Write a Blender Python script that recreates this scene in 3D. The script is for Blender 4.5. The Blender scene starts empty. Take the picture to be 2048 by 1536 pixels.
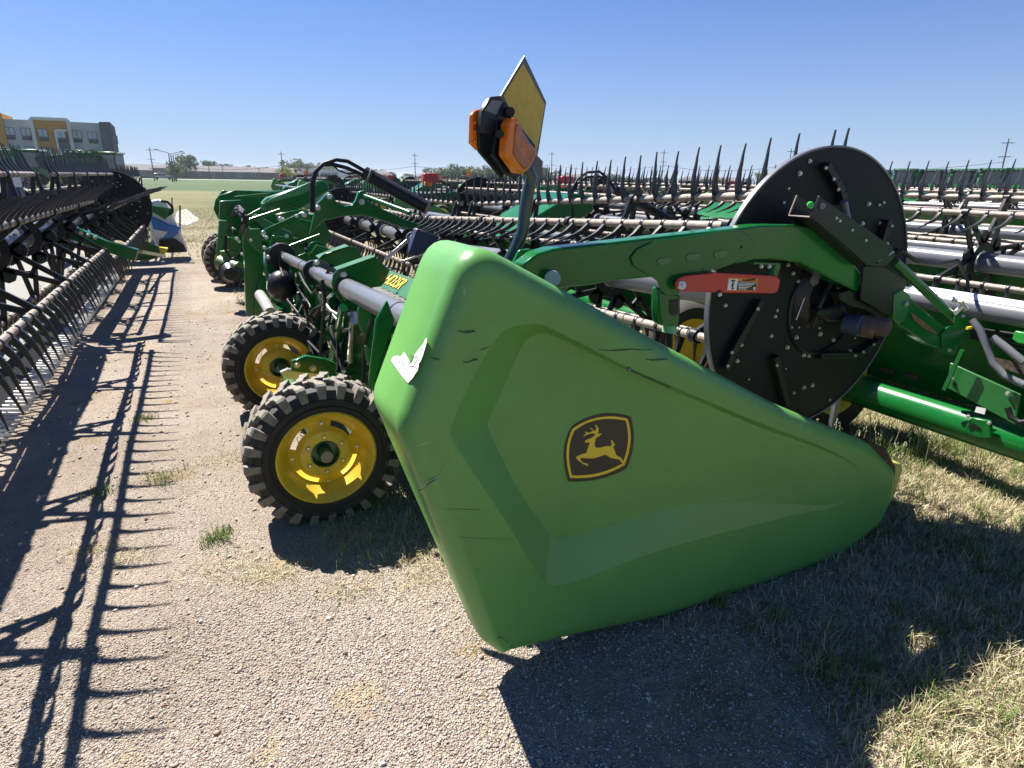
import bpy, bmesh, math, random
import numpy as np
from mathutils import Vector, Matrix
from mathutils.geometry import tessellate_polygon
random.seed(7); rng = np.random.default_rng(7)
S = bpy.context.scene
COL = S.collection
rad = math.radians

# ------------------------------------------------------------------ camera
# world frame: +X = the way the headers face, +Y = along the rows (away), Z up
FPX, CX, CY = 1240.0, 1024.0, 768.0
yaw, pit, rol, CAMH = rad(26.5), rad(18.24), rad(1.0), 1.6
cF = Vector((math.sin(yaw)*math.cos(pit), math.cos(yaw)*math.cos(pit), -math.sin(pit)))
r0 = Vector((math.cos(yaw), -math.sin(yaw), 0)); u0 = r0.cross(cF)
cR = r0*math.cos(rol) + u0*math.sin(rol); cU = u0*math.cos(rol) - r0*math.sin(rol)
cC = Vector((0, 0, CAMH))
cam = bpy.data.cameras.new('camera'); camo = bpy.data.objects.new('camera', cam); COL.objects.link(camo)
M = Matrix.Identity(4)
for i in range(3):
    M[i][0] = cR[i]; M[i][1] = cU[i]; M[i][2] = -cF[i]; M[i][3] = cC[i]
camo.matrix_world = M
cam.sensor_width = 36; cam.lens = 36*FPX/2048; cam.clip_end = 6000; cam.clip_start = 0.05
S.camera = camo

ATK = 1.0
def ray(x, y): return cF + cR*((x-CX)/FPX) - cU*((y-CY)/FPX)
def at(x, y, X=None, Y=None, Z=None):
    """point of the place seen at photo pixel (x, y) on the plane X=, Y= or Z="""
    d = ray(x, y)
    if Y is not None: Y *= ATK
    s = X/d.x if X is not None else (Y/d.y if Y is not None else (Z-CAMH)/d.z)
    return cC + d*s
def onp(x, y, p0, n):
    d = ray(x, y); return cC + d*((Vector(p0)-cC).dot(n)/d.dot(n))

# ------------------------------------------------------------------ light
SUN = Vector((-.255, .67, 1)).normalized()
W = bpy.data.worlds.new('World'); S.world = W; W.use_nodes = True
nt = W.node_tree; bg = nt.nodes['Background']
sky = nt.nodes.new('ShaderNodeTexSky'); sky.sky_type = 'NISHITA'; sky.sun_disc = False
sky.sun_elevation = math.asin(SUN.z); sky.sun_rotation = math.atan2(SUN.x, SUN.y)
sky.air_density = 1.0; sky.dust_density = .3; sky.ozone_density = 2.0; sky.altitude = 300
tn = nt.nodes.new('ShaderNodeMix'); tn.data_type = 'RGBA'; tn.blend_type = 'MULTIPLY'; tn.inputs[0].default_value = 1; tn.inputs[7].default_value = (.245, .44, .80, 1)
nt.links.new(sky.outputs[0], tn.inputs[6])
# pale air low over the horizon
wc = nt.nodes.new('ShaderNodeTexCoord'); ws = nt.nodes.new('ShaderNodeSeparateXYZ'); nt.links.new(wc.outputs['Generated'], ws.inputs[0])
w1 = nt.nodes.new('ShaderNodeMath'); w1.operation = 'MULTIPLY'; w1.inputs[1].default_value = -7.0; nt.links.new(ws.outputs[2], w1.inputs[0])
w2 = nt.nodes.new('ShaderNodeMath'); w2.operation = 'EXPONENT'; w2.use_clamp = True; nt.links.new(w1.outputs[0], w2.inputs[0])
wm = nt.nodes.new('ShaderNodeMix'); wm.data_type = 'RGBA'; nt.links.new(w2.outputs[0], wm.inputs[0]); nt.links.new(tn.outputs[2], wm.inputs[6]); wm.inputs[7].default_value = (3.5, 4.3, 5.5, 1)
nt.links.new(wm.outputs[2], bg.inputs[0]); bg.inputs[1].default_value = .060
sl = bpy.data.lights.new('sun', 'SUN'); sl.energy = 5.0; sl.angle = rad(.53); sl.color = (1, .95, .87)
so = bpy.data.objects.new('sun', sl); COL.objects.link(so); so.rotation_euler = SUN.to_track_quat('Z', 'Y').to_euler(); so.location = (-3, 6, 12)
S.view_settings.view_transform = 'Standard'; S.view_settings.look = 'None'
S.view_settings.exposure = 1.38; S.view_settings.gamma = 1; S.view_settings.use_curve_mapping = False
S.render.engine = 'CYCLES'; S.cycles.max_bounces = 6; S.cycles.diffuse_bounces = 4; S.cycles.glossy_bounces = 3
S.cycles.transparent_max_bounces = 6; S.cycles.use_denoising = True; S.cycles.caustics_reflective = False

# ------------------------------------------------------------------ materials
MATS = {}
def mat(name, col, rough=.5, metal=0, var=.12, scale=6, col2=None, thr=.55, width=.15, bump=0, bscale=60, coat=0, spec=.5, emit=None, alpha=None, trans=0, dust=0):
    m = bpy.data.materials.new(name); m.use_nodes = True; t = m.node_tree; N = t.nodes; L = t.links
    b = N['Principled BSDF']; b.inputs['Roughness'].default_value = rough; b.inputs['Metallic'].default_value = metal
    b.inputs['Coat Weight'].default_value = coat; b.inputs['Coat Roughness'].default_value = .12
    b.inputs['Specular IOR Level'].default_value = spec
    if trans: b.inputs['Transmission Weight'].default_value = trans
    co = N.new('ShaderNodeTexCoord')
    n1 = N.new('ShaderNodeTexNoise'); n1.inputs['Scale'].default_value = scale; n1.inputs['Detail'].default_value = 6; n1.inputs['Roughness'].default_value = .6
    L.new(co.outputs['Object'], n1.inputs['Vector'])
    mr = N.new('ShaderNodeMapRange'); mr.inputs['From Min'].default_value = .3; mr.inputs['From Max'].default_value = .7
    mr.inputs['To Min'].default_value = 1-var; mr.inputs['To Max'].default_value = 1+var; L.new(n1.outputs[0], mr.inputs[0])
    mx = N.new('ShaderNodeMix'); mx.data_type = 'RGBA'; mx.blend_type = 'MULTIPLY'; mx.inputs[0].default_value = 1
    mx.inputs[6].default_value = (*col, 1); L.new(mr.outputs[0], mx.inputs[7]); out = mx.outputs[2]
    if col2:
        n2 = N.new('ShaderNodeTexNoise'); n2.inputs['Scale'].default_value = scale*2.3; n2.inputs['Detail'].default_value = 8; n2.inputs['Roughness'].default_value = .7
        L.new(co.outputs['Object'], n2.inputs['Vector'])
        r2 = N.new('ShaderNodeMapRange'); r2.inputs['From Min'].default_value = thr-width/2; r2.inputs['From Max'].default_value = thr+width/2
        L.new(n2.outputs[0], r2.inputs[0])
        m2 = N.new('ShaderNodeMix'); m2.data_type = 'RGBA'; L.new(r2.outputs[0], m2.inputs[0]); L.new(out, m2.inputs[6]); m2.inputs[7].default_value = (*col2, 1); out = m2.outputs[2]
    if dust:
        g = N.new('ShaderNodeNewGeometry'); sx = N.new('ShaderNodeSeparateXYZ'); L.new(g.outputs['Normal'], sx.inputs[0])
        n3 = N.new('ShaderNodeTexNoise'); n3.inputs['Scale'].default_value = 9; n3.inputs['Detail'].default_value = 7; L.new(co.outputs['Object'], n3.inputs['Vector'])
        r3 = N.new('ShaderNodeMapRange'); r3.inputs['From Min'].default_value = .1; r3.inputs['From Max'].default_value = 1; r3.inputs['To Max'].default_value = dust*1.6; L.new(sx.outputs[2], r3.inputs[0])
        ml = N.new('ShaderNodeMath'); ml.operation = 'MULTIPLY_ADD'; L.new(n3.outputs[0], ml.inputs[0]); L.new(r3.outputs[0], ml.inputs[1]); ml.inputs[2].default_value = dust*.12
        m3 = N.new('ShaderNodeMix'); m3.data_type = 'RGBA'; L.new(ml.outputs[0], m3.inputs[0]); L.new(out, m3.inputs[6]); m3.inputs[7].default_value = (.36, .31, .24, 1); out = m3.outputs[2]
    L.new(out, b.inputs['Base Color'])
    rr = N.new('ShaderNodeMapRange'); rr.inputs['To Min'].default_value = max(.02, rough-.08); rr.inputs['To Max'].default_value = min(1, rough+.1)
    L.new(n1.outputs[0], rr.inputs[0]); L.new(rr.outputs[0], b.inputs['Roughness'])
    if bump:
        n4 = N.new('ShaderNodeTexNoise'); n4.inputs['Scale'].default_value = bscale; n4.inputs['Detail'].default_value = 4; L.new(co.outputs['Object'], n4.inputs['Vector'])
        bp = N.new('ShaderNodeBump'); bp.inputs['Strength'].default_value = bump; bp.inputs['Distance'].default_value = .01; L.new(n4.outputs[0], bp.inputs['Height']); L.new(bp.outputs[0], b.inputs['Normal'])
    if emit: b.inputs['Emission Color'].default_value = (*emit[:3], 1); b.inputs['Emission Strength'].default_value = emit[3]
    if alpha is not None: b.inputs['Alpha'].default_value = alpha
    MATS[name] = m; return m

GREEN = mat('green_paint', (.003, .122, .020), .22, coat=.25, spec=.35, var=.10, dust=.015)
GREEN2 = mat('green_paint_dusty', (.014, .145, .03), .3, var=.18, dust=.12, coat=.2)
PLAST = mat('green_moulded_plastic', (.104, .300, .066), .37, var=.10, scale=2.2, bump=.05, bscale=300, spec=.5, dust=.04)
BLACK = mat('black_paint', (.010, .011, .013), .38, var=.2, dust=.02, coat=.05, spec=.3)
DISCM = mat('black_disc_paint', (.009, .0095, .011), .5, var=.15, scale=3, dust=.02, spec=.22)
TINEM = mat('black_tine_plastic', (.017, .018, .021), .33, var=.2, dust=.08)
TANB = mat('rusty_tan_bat', (.31, .255, .205), .5, var=.3, scale=18, col2=(.22, .115, .06), thr=.60, width=.14)
GREYT = mat('grey_painted_tube', (.13, .135, .15), .3, var=.1, coat=.2, dust=.05)
STEEL = mat('bright_steel', (.55, .54, .52), .3, metal=.9, var=.15)
ZINC = mat('zinc_bolt', (.62, .62, .60), .35, metal=.7, var=.1)
YEL = mat('yellow_rim_paint', (.74, .50, .025), .4, var=.14, col2=(.34, .22, .06), thr=.66, width=.08, scale=9, dust=.14)
RUB = mat('tyre_rubber', (.022, .021, .020), .75, var=.2, scale=10, dust=.04, bump=.15, bscale=90)
LUGM = mat('dusty_tread_rubber', (.165, .155, .14), .85, var=.35, scale=14, col2=(.30, .26, .20), thr=.55, width=.3, bump=.3, bscale=120)
RED = mat('red_paint', (.46, .012, .018), .32, coat=.4, var=.08)
WHITE = mat('white_sheet', (.75, .75, .74), .45, var=.05)
BLUE = mat('blue_paint', (.01, .16, .48), .35, coat=.3)
BELT = mat('draper_belt_rubber', (.22, .215, .20), .7, var=.12, scale=5)
HOSE = mat('black_hose_rubber', (.012, .012, .013), .55, var=.2, spec=.3)
AMBER = mat('amber_lens', (.72, .17, .006), .2, coat=.2, spec=.3, var=.15, scale=30, bump=.3, bscale=45)
AMBERD = mat('amber_lens_face', (.34, .085, .008), .2, coat=.25, var=.45, scale=22, bump=.7, bscale=26)
GOLD = mat('yellow_reflective_sheet', (.55, .37, .035), .45, var=.12, scale=40, bump=.08, bscale=120)
SIGNG = mat('grey_sign_sheet', (.10, .105, .11), .4, var=.05)
DYEL = mat('yellow_print', (.72, .55, .03), .4, var=.03)
DBLK = mat('black_print', (.022, .018, .016), .4, var=.05)
ORNG = mat('orange_print', (.85, .10, .015), .4, var=.05)
WORN = mat('orange_label_print', (.75, .22, .02), .45, var=.05)
PAPER = mat('white_paper_sticker', (.78, .77, .74), .6, var=.05)
INK = mat('grey_ink', (.22, .22, .23), .6, var=.1)
SCUFF = mat('dark_scuff', (.03, .06, .03), .7, var=.5, scale=90)
PALE = mat('pale_scratch', (.34, .47, .30), .6, var=.3, scale=90)
GLASS = mat('window_glass', (.05, .07, .09), .08, var=.1, spec=.8)
GLAZE = mat('hotel_window_glass', (.34, .42, .48), .15, var=.25, scale=1.5)
GEARB = mat('dirty_gear_case', (.07, .05, .038), .7, var=.4, scale=18, col2=(.13, .095, .07), thr=.55, width=.2, bump=.3, bscale=50)
NAVY = mat('navy_motor_paint', (.02, .035, .09), .45, var=.3, dust=.1, scale=14)

# ------------------------------------------------------------------ mesh builder
class MB:
    def __init__(s): s.v = []; s.f = []
    def add(s, vs, fs):
        o = len(s.v); s.v += [tuple(v) for v in vs]; s.f += [tuple(i+o for i in f) for f in fs]; return s
    def box(s, c, d, rot=None):
        c = Vector(c); vs = []
        for z in (-.5, .5):
            for y in (-.5, .5):
                for x in (-.5, .5):
                    p = Vector((x*d[0], y*d[1], z*d[2]))
                    if rot: p = rot @ p
                    vs.append(c+p)
        return s.add(vs, [(0,2,3,1),(4,5,7,6),(0,1,5,4),(2,6,7,3),(0,4,6,2),(1,3,7,5)])
    def bar(s, p0, p1, w, h, up=(0,0,1)):
        p0 = Vector(p0); p1 = Vector(p1); d = (p1-p0); l = d.length; d.normalize()
        a = d.cross(Vector(up))
        if a.length < 1e-4: a = d.cross(Vector((1,0,0)))
        a.normalize(); b = a.cross(d)
        vs = []
        for p in (p0, p1):
            for i, j in ((-1,-1),(1,-1),(1,1),(-1,1)): vs.append(p + a*(i*w/2) + b*(j*h/2))
        return s.add(vs, [(0,1,2,3),(7,6,5,4),(0,4,5,1),(1,5,6,2),(2,6,7,3),(3,7,4,0)])
    def tube(s, pts, r, seg=10, caps=True):
        pts = [Vector(p) for p in pts]; n = len(pts); rs = r if isinstance(r, (list, tuple)) else [r]*n
        T = []
        for i in range(n):
            t = (pts[min(i+1, n-1)] - pts[max(i-1, 0)]); t.normalize(); T.append(t)
        a = T[0].cross(Vector((0,0,1)))
        if a.length < .05: a = T[0].cross(Vector((1,0,0)))
        a.normalize(); vs = []
        for i in range(n):
            a = (a - T[i]*a.dot(T[i])); a.normalize(); b = T[i].cross(a)
            for k in range(seg):
                th = 2*math.pi*k/seg; vs.append(pts[i] + (a*math.cos(th) + b*math.sin(th))*rs[i])
        fs = []
        for i in range(n-1):
            for k in range(seg):
                k2 = (k+1) % seg; fs.append((i*seg+k, i*seg+k2, (i+1)*seg+k2, (i+1)*seg+k))
        if caps: fs.append(tuple(range(seg-1, -1, -1))); fs.append(tuple((n-1)*seg+k for k in range(seg)))
        return s.add(vs, fs)
    def cyl(s, p0, p1, r, seg=16, r1=None): return s.tube([p0, p1], [r, r if r1 is None else r1], seg)
    def lathe(s, prof, o, ax=(0,1,0), seg=40, closed=False):
        """prof: (radius, distance along ax)"""
        ax = Vector(ax).normalized(); o = Vector(o); a = ax.cross(Vector((0,0,1)))
        if a.length < .05: a = ax.cross(Vector((1,0,0)))
        a.normalize(); b = ax.cross(a); vs = []; n = len(prof)
        for r, h in prof:
            for k in range(seg):
                th = 2*math.pi*k/seg; vs.append(o + ax*h + (a*math.cos(th)+b*math.sin(th))*r)
        fs = []
        for i in range(n if closed else n-1):
            j = (i+1) % n
            for k in range(seg):
                k2 = (k+1) % seg; fs.append((i*seg+k, i*seg+k2, j*seg+k2, j*seg+k))
        return s.add(vs, fs)
    def prism(s, poly, ext):
        poly = [Vector(p) for p in poly]; ext = Vector(ext); n = len(poly)
        nrm = Vector((0,0,0))
        for i in range(n): nrm += poly[i].cross(poly[(i+1) % n])
        if nrm.dot(ext) > 0: poly = poly[::-1]
        return s.add(poly + [p+ext for p in poly], [tuple(range(n)), tuple(range(2*n-1, n-1, -1))] + [(i, i+n, (i+1)%n+n, (i+1)%n)[::-1] for i in range(n)][0:n])
    def ball(s, c, r, sc=(1,1,1), seg=12):
        c = Vector(c); vs = []; fs = []; R = seg//2
        for i in range(R+1):
            ph = math.pi*i/R
            for k in range(seg):
                th = 2*math.pi*k/seg; vs.append(c + Vector((math.sin(ph)*math.cos(th)*sc[0], math.sin(ph)*math.sin(th)*sc[1], math.cos(ph)*sc[2]))*r)
        for i in range(R):
            for k in range(seg): k2 = (k+1)%seg; fs.append((i*seg+k, (i+1)*seg+k, (i+1)*seg+k2, i*seg+k2))
        return s.add(vs, fs)
    def mesh(s, name, m, smooth=40):
        me = bpy.data.meshes.new(name); me.from_pydata(s.v, [], s.f); me.materials.append(m)
        b = bmesh.new(); b.from_mesh(me); bmesh.ops.remove_doubles(b, verts=b.verts, dist=1e-6); bmesh.ops.recalc_face_normals(b, faces=b.faces); b.to_mesh(me); b.free()
        if smooth: me.shade_smooth() if hasattr(me, 'shade_smooth') else None; me.set_sharp_from_angle(angle=rad(smooth))
        me.update(); return me
    def build(s, name, m, parent=None, bevel=0, smooth=40, **kw):
        o = bpy.data.objects.new(name, s.mesh(name, m, smooth)); return fin(o, parent, bevel, **kw)

def root_of(o):
    while o.parent: o = o.parent
    return o
def fin(o, parent=None, bevel=0, label=None, cat=None, group=None, kind=None):
    COL.objects.link(o)
    if parent is not None:
        o.parent = parent
        if parent.type == 'EMPTY': o.matrix_parent_inverse = Matrix.Translation(-parent.location)
    if bevel:
        md = o.modifiers.new('bevel', 'BEVEL'); md.width = bevel; md.segments = 2; md.limit_method = 'ANGLE'; md.angle_limit = rad(40)
    if label: o['label'] = label
    if cat: o['category'] = cat
    if group: o['group'] = group
    if kind: o['kind'] = kind
    return o
def thing(name, label, cat, loc=(0,0,0), group=None):
    o = bpy.data.objects.new(name, None); COL.objects.link(o); o.location = loc; o['label'] = label; o['category'] = cat
    o.empty_display_size = .2
    if group: o['group'] = group
    bpy.context.view_layer.update() if False else None
    return o
def kids(o, C={}): return [c for c in bpy.data.objects if c.parent is o]
def copy_tree(o, loc, label, rotz=0, scale=None):
    ch = {}
    for c in bpy.data.objects:
        if c.parent: ch.setdefault(c.parent.name, []).append(c)
    def rec(x, par):
        c = x.copy(); COL.objects.link(c)
        if par is not None: c.parent = par
        for k in ch.get(x.name, []): rec(k, c)
        return c
    r = rec(o, None); r.location = loc; r['label'] = label; r.rotation_euler = (0,0,rotz)
    if scale: r.scale = (scale,)*3
    return r
def pxy(pts, **k): return [at(x, y, **k) for x, y in pts]
def plate(name, pts, m, par, th=.02, bevel=.003, **k):
    """a flat plate of thickness th whose near face lies on the plane X= or Y="""
    e = (0, th, 0) if 'Y' in k else ((th, 0, 0) if 'X' in k else (0, 0, -th))
    return MB().prism(pxy(pts, **k), e).build(name, m, par, bevel=bevel)
def bolt_mesh():
    b = MB(); b.lathe([(0, -.006), (.0055, -.006), (.0062, -.004), (.0062, 0), (.009, 0), (.009, .003)], (0,0,0), (0,1,0), 6+4)
    return b.mesh('bolt', ZINC)
BOLT = bolt_mesh()
def bolt(p, par, s=1.0, rz=0, name='bolt'):
    o = bpy.data.objects.new(name, BOLT); fin(o, par); o.location = p; o.scale = (s,)*3; o.rotation_euler = (0,0,rz); return o

# ================================================================== SETTING: the ground
SPOTS = [(at(x, y, Z=0).x, at(x, y, Z=0).y, r) for x, y, r in ((715,1400,.085), (540,1490,.06), (255,1505,.07), (300,700,.12), (560,1135,.06))]
def ground():
    xs = np.concatenate([np.linspace(-2500, -40, 12)[:-1], np.linspace(-40, -5, 12)[:-1], np.linspace(-5, 8, 131)[:-1], np.linspace(8, 45, 12)[:-1], np.linspace(45, 2500, 12)])
    ys = np.concatenate([np.linspace(-300, -3, 8)[:-1], np.linspace(-3, 12, 151)[:-1], np.linspace(12, 50, 12)[:-1], np.linspace(50, 3500, 16)])
    X, Y = np.meshgrid(xs, ys); Zz = gz(X, Y)
    v = np.stack([X, Y, Zz], -1).reshape(-1, 3); nx = len(xs); ny = len(ys)
    f = [(j*nx+i, j*nx+i+1, (j+1)*nx+i+1, (j+1)*nx+i) for j in range(ny-1) for i in range(nx-1)]
    me = bpy.data.meshes.new('ground'); me.from_pydata(v.tolist(), [], f); me.shade_smooth()
    m = bpy.data.materials.new('ground'); m.use_nodes = True; t = m.node_tree; N = t.nodes; L = t.links; b = N['Principled BSDF']; b.inputs['Roughness'].default_value = .9; b.inputs['Specular IOR Level'].default_value = .25
    co = N.new('ShaderNodeTexCoord'); P = co.outputs['Object']
    def noise(sc, det=6, ro=.6, dist=0):
        n = N.new('ShaderNodeTexNoise'); n.inputs['Scale'].default_value = sc; n.inputs['Detail'].default_value = det; n.inputs['Roughness'].default_value = ro; n.inputs['Distortion'].default_value = dist; L.new(P, n.inputs['Vector']); return n.outputs[0]
    def mr(i, a, c, d=0, e=1, smooth=False):
        r = N.new('ShaderNodeMapRange'); r.inputs['From Min'].default_value = a; r.inputs['From Max'].default_value = c; r.inputs['To Min'].default_value = d; r.inputs['To Max'].default_value = e
        if smooth: r.interpolation_type = 'SMOOTHSTEP'
        L.new(i, r.inputs[0]); return r.outputs[0]
    def mix(fac, a, c):
        x = N.new('ShaderNodeMix'); x.data_type = 'RGBA'; L.new(fac, x.inputs[0])
        for k, q in ((6, a), (7, c)):
            if isinstance(q, tuple): x.inputs[k].default_value = (*q, 1)
            else: L.new(q, x.inputs[k])
        return x.outputs[2]
    def math_(op, a, c):
        x = N.new('ShaderNodeMath'); x.operation = op
        for k, q in ((0, a), (1, c)):
            if isinstance(q, (int, float)): x.inputs[k].default_value = q
            else: L.new(q, x.inputs[k])
        return x.outputs[0]
    sp = N.new('ShaderNodeSeparateXYZ'); L.new(P, sp.inputs[0]); PX, PY = sp.outputs[0], sp.outputs[1]
    vor = N.new('ShaderNodeTexVoronoi'); vor.inputs['Scale'].default_value = 125; L.new(P, vor.inputs['Vector'])
    v2 = N.new('ShaderNodeTexVoronoi'); v2.inputs['Scale'].default_value = 290; L.new(P, v2.inputs['Vector'])
    vs = N.new('ShaderNodeSeparateColor'); L.new(vor.outputs['Color'], vs.inputs[0]); vs2 = N.new('ShaderNodeSeparateColor'); L.new(v2.outputs['Color'], vs2.inputs[0])
    peb = mix(mr(vs.outputs[0], .1, .95), (.29, .24, .205), (.66, .585, .515))
    fine = mix(mr(vs2.outputs[1], .1, .9), (.36, .30, .255), (.60, .525, .455))
    dirt = mix(mr(noise(1.3, 8, .65), .4, .62), (.53, .45, .375), (.45, .37, .295))
    grav = mix(mr(noise(3.5, 5), .42, .58), peb, fine)
    g = mix(math_('MULTIPLY', mr(noise(.8, 7, .68, .5), .38, .60), mr(PY, 1.6, 3.4, .25, 1)), grav, dirt); g = mix(mr(noise(5.5, 6, .7), .52, .72), g, (.40, .33, .27))
    tanp = mr(noise(1.9, 4, .5), .63, .70)
    g = mix(tanp, g, (.42, .31, .17))
    straw = mix(mr(noise(14, 8, .75), .35, .65), (.26, .215, .14), (.54, .46, .31))
    green = mix(mr(noise(9, 7, .7), .35, .65), (.07, .085, .03), (.20, .20, .085))
    grass = mix(mr(noise(.35, 6, .65), .48, .62), straw, green)
    for (sx_, sy_, sr_) in SPOTS:
        vd = N.new('ShaderNodeVectorMath'); vd.operation = 'DISTANCE'; vd.inputs[1].default_value = (sx_, sy_, 0); L.new(P, vd.inputs[0])
        dd = math_('ADD', vd.outputs['Value'], mr(noise(13, 6, .8), .3, .7, -sr_*.8, sr_*.8)); g = mix(mr(dd, sr_, sr_*.45, 0, .55), g, (.60, .47, .29))
    gv = N.new('ShaderNodeMix'); gv.data_type = 'RGBA'; gv.blend_type = 'MULTIPLY'; gv.inputs[0].default_value = 1; L.new(g, gv.inputs[6]); L.new(mix(mr(noise(.55, 5, .6, 1.2), .35, .65), (1.04, 1.02, 1.0), (.80, .76, .72)), gv.inputs[7]); g = gv.outputs[2]
    # lot gravel between the rows, dry grass elsewhere
    nl = noise(.9, 7, .7)
    e1 = mr(math_('ADD', PX, mr(nl, .3, .7, -.9, .9)), .75, 1.35, smooth=True)
    far = mr(math_('ADD', PY, mr(nl, .3, .7, -2, 2)), 12.5, 16, smooth=True)
    gm = math_('MAXIMUM', e1, far)
    c = mix(gm, g, grass)
    # far mown field and the fields by the road
    lawn = mix(mr(noise(.05, 6, .7), .3, .7), (.045, .078, .026), (.075, .105, .04))
    dryf = mix(mr(noise(.22, 6, .7), .35, .65), (.215, .185, .09), (.115, .14, .052))
    D = math_('ADD', math_('MULTIPLY', PX, .45), math_('MULTIPLY', PY, .9))
    c = mix(mr(D, 17, 26), c, dryf)
    c = mix(mr(math_('ADD', D, mr(noise(.08), .3, .7, -6, 6)), 62, 66), c, lawn)
    c = mix(mr(D, 400, 420), c, (.10, .12, .06))
    L.new(c, b.inputs['Base Color'])
    h = math_('ADD', math_('MULTIPLY', vor.outputs['Distance'], -1.0), math_('MULTIPLY', v2.outputs['Distance'], -.5))
    h = math_('ADD', h, math_('MULTIPLY', noise(30, 6), .5))
    bp = N.new('ShaderNodeBump'); bp.inputs['Strength'].default_value = 1.0; bp.inputs['Distance'].default_value = .016; L.new(h, bp.inputs['Height']); L.new(bp.outputs[0], b.inputs['Normal'])
    me.materials.append(m); o = bpy.data.objects.new('ground', me); fin(o, kind='structure')
_ph = rng.uniform(0, 6.28, (14, 2)); _fr = rng.uniform(.5, 5, 14); _an = rng.uniform(0, 6.28, 14)
def gz(X, Y):
    z = np.zeros_like(X, dtype=float)
    for i in range(14): z += .010/ _fr[i] * np.sin((X*np.cos(_an[i]) + Y*np.sin(_an[i]))*_fr[i]*1.7 + _ph[i,0])
    near = np.exp(-((X-1)/9)**2 - ((Y-3)/12)**2)
    return z*near
ground()
def gz1(x, y): return float(gz(np.array(x), np.array(y)))

def fast_mesh(name, V, Fq, m, smooth=False):
    """V (n,3), Fq (k,m) one face size"""
    me = bpy.data.meshes.new(name); n = len(V); k, c = Fq.shape
    me.vertices.add(n); me.vertices.foreach_set('co', V.astype(np.float32).ravel())
    me.loops.add(k*c); me.loops.foreach_set('vertex_index', Fq.astype(np.int32).ravel())
    me.polygons.add(k); me.polygons.foreach_set('loop_start', (np.arange(k)*c).astype(np.int32))
    me.update(calc_edges=True); me.validate(); me.materials.append(m)
    return me
def lotn(x, y):  # smooth pseudo noise -1..1
    return (np.sin(x*2.1+1.3*np.sin(y*1.7))+np.sin(y*2.7+1.1*np.sin(x*2.9+2))+np.sin((x+y)*5.1)*.5+np.sin((x-y)*7.3+1)*.4)/2.9
def scatter_stones(name, n, xr, yr, s0, s1, m, keep=None):
    x = rng.uniform(*xr, n); y = rng.uniform(*yr, n)
    if keep is not None: k = keep(x, y); x, y = x[k], y[k]; n = len(x)
    base = np.array([[1,0,0],[0,1,0],[-1,0,0],[0,-1,0],[0,0,.8],[0,0,-.6],[.7,.7,.3],[-.6,.7,.25]], float)
    fc = np.array([[0,6,4],[6,1,4],[1,7,4],[7,2,4],[2,3,4],[3,0,4],[0,5,6],[1,6,5],[1,5,7],[2,7,5],[2,5,3],[3,5,0]])
    s = rng.uniform(s0, s1, n)**1.0; a = rng.uniform(0, 6.28, n); st = rng.uniform(.55, 1.2, (n, 3))
    B = base[None]*(s[:, None, None])*st[:, None, :]*(1+rng.uniform(-.25, .25, (n, 8, 1)))
    ca, sa = np.cos(a)[:, None], np.sin(a)[:, None]
    V = np.stack([B[..., 0]*ca - B[..., 1]*sa + x[:, None], B[..., 0]*sa + B[..., 1]*ca + y[:, None], B[..., 2] + gz(x, y)[:, None] + s[:, None]*.15], -1)
    Fa = (fc[None] + (np.arange(n)*8)[:, None, None]).reshape(-1, 3)
    o = bpy.data.objects.new(name, fast_mesh(name, V.reshape(-1, 3), Fa, m)); fin(o, kind='stuff'); return o
def island_mat(name, ramp, rough=.9, tl=0):
    m = bpy.data.materials.new(name); m.use_nodes = True; t = m.node_tree; b = t.nodes['Principled BSDF']; b.inputs['Roughness'].default_value = rough; b.inputs['Specular IOR Level'].default_value = .25
    g = t.nodes.new('ShaderNodeNewGeometry'); r = t.nodes.new('ShaderNodeValToRGB'); r.color_ramp.interpolation = 'LINEAR'
    el = r.color_ramp.elements
    while len(el) < len(ramp): el.new(.5)
    for e, (p, c) in zip(el, ramp): e.position = p; e.color = (*c, 1)
    t.links.new(g.outputs['Random Per Island'], r.inputs[0]); t.links.new(r.outputs[0], b.inputs['Base Color'])
    if tl:
        tr = t.nodes.new('ShaderNodeBsdfTranslucent'); t.links.new(r.outputs[0], tr.inputs[0]); mx = t.nodes.new('ShaderNodeMixShader'); mx.inputs[0].default_value = tl
        t.links.new(b.outputs[0], mx.inputs[1]); t.links.new(tr.outputs[0], mx.inputs[2]); t.links.new(mx.outputs[0], t.nodes['Material Output'].inputs[0])
    return m
STONE = island_mat('gravel_stone', [(0, (.20, .16, .14)), (.3, (.36, .30, .255)), (.6, (.48, .42, .37)), (.9, (.60, .56, .51)), (1, (.30, .20, .15))])
scatter_stones('gravel', 80000, (-1.6, 2.2), (.6, 5.2), .0012, .0052, STONE, lambda x, y: rng.random(len(x)) < np.clip(1.15-.45*np.hypot(x, y-1)/1.6, .05, 1)*np.clip(.75+.9*lotn(x*1.6+1, y*1.6), .12, 1))
scatter_stones('gravel', 1500, (-1.8, 2.5), (.8, 9), .006, .014, STONE)
scatter_stones('gravel', 16000, (.4, 2.5), (.4, 2.0), .0014, .0065, STONE)
scatter_stones('gravel', 16000, (-1.3, .9), (.7, 2.3), .002, .0062, STONE)

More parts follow.
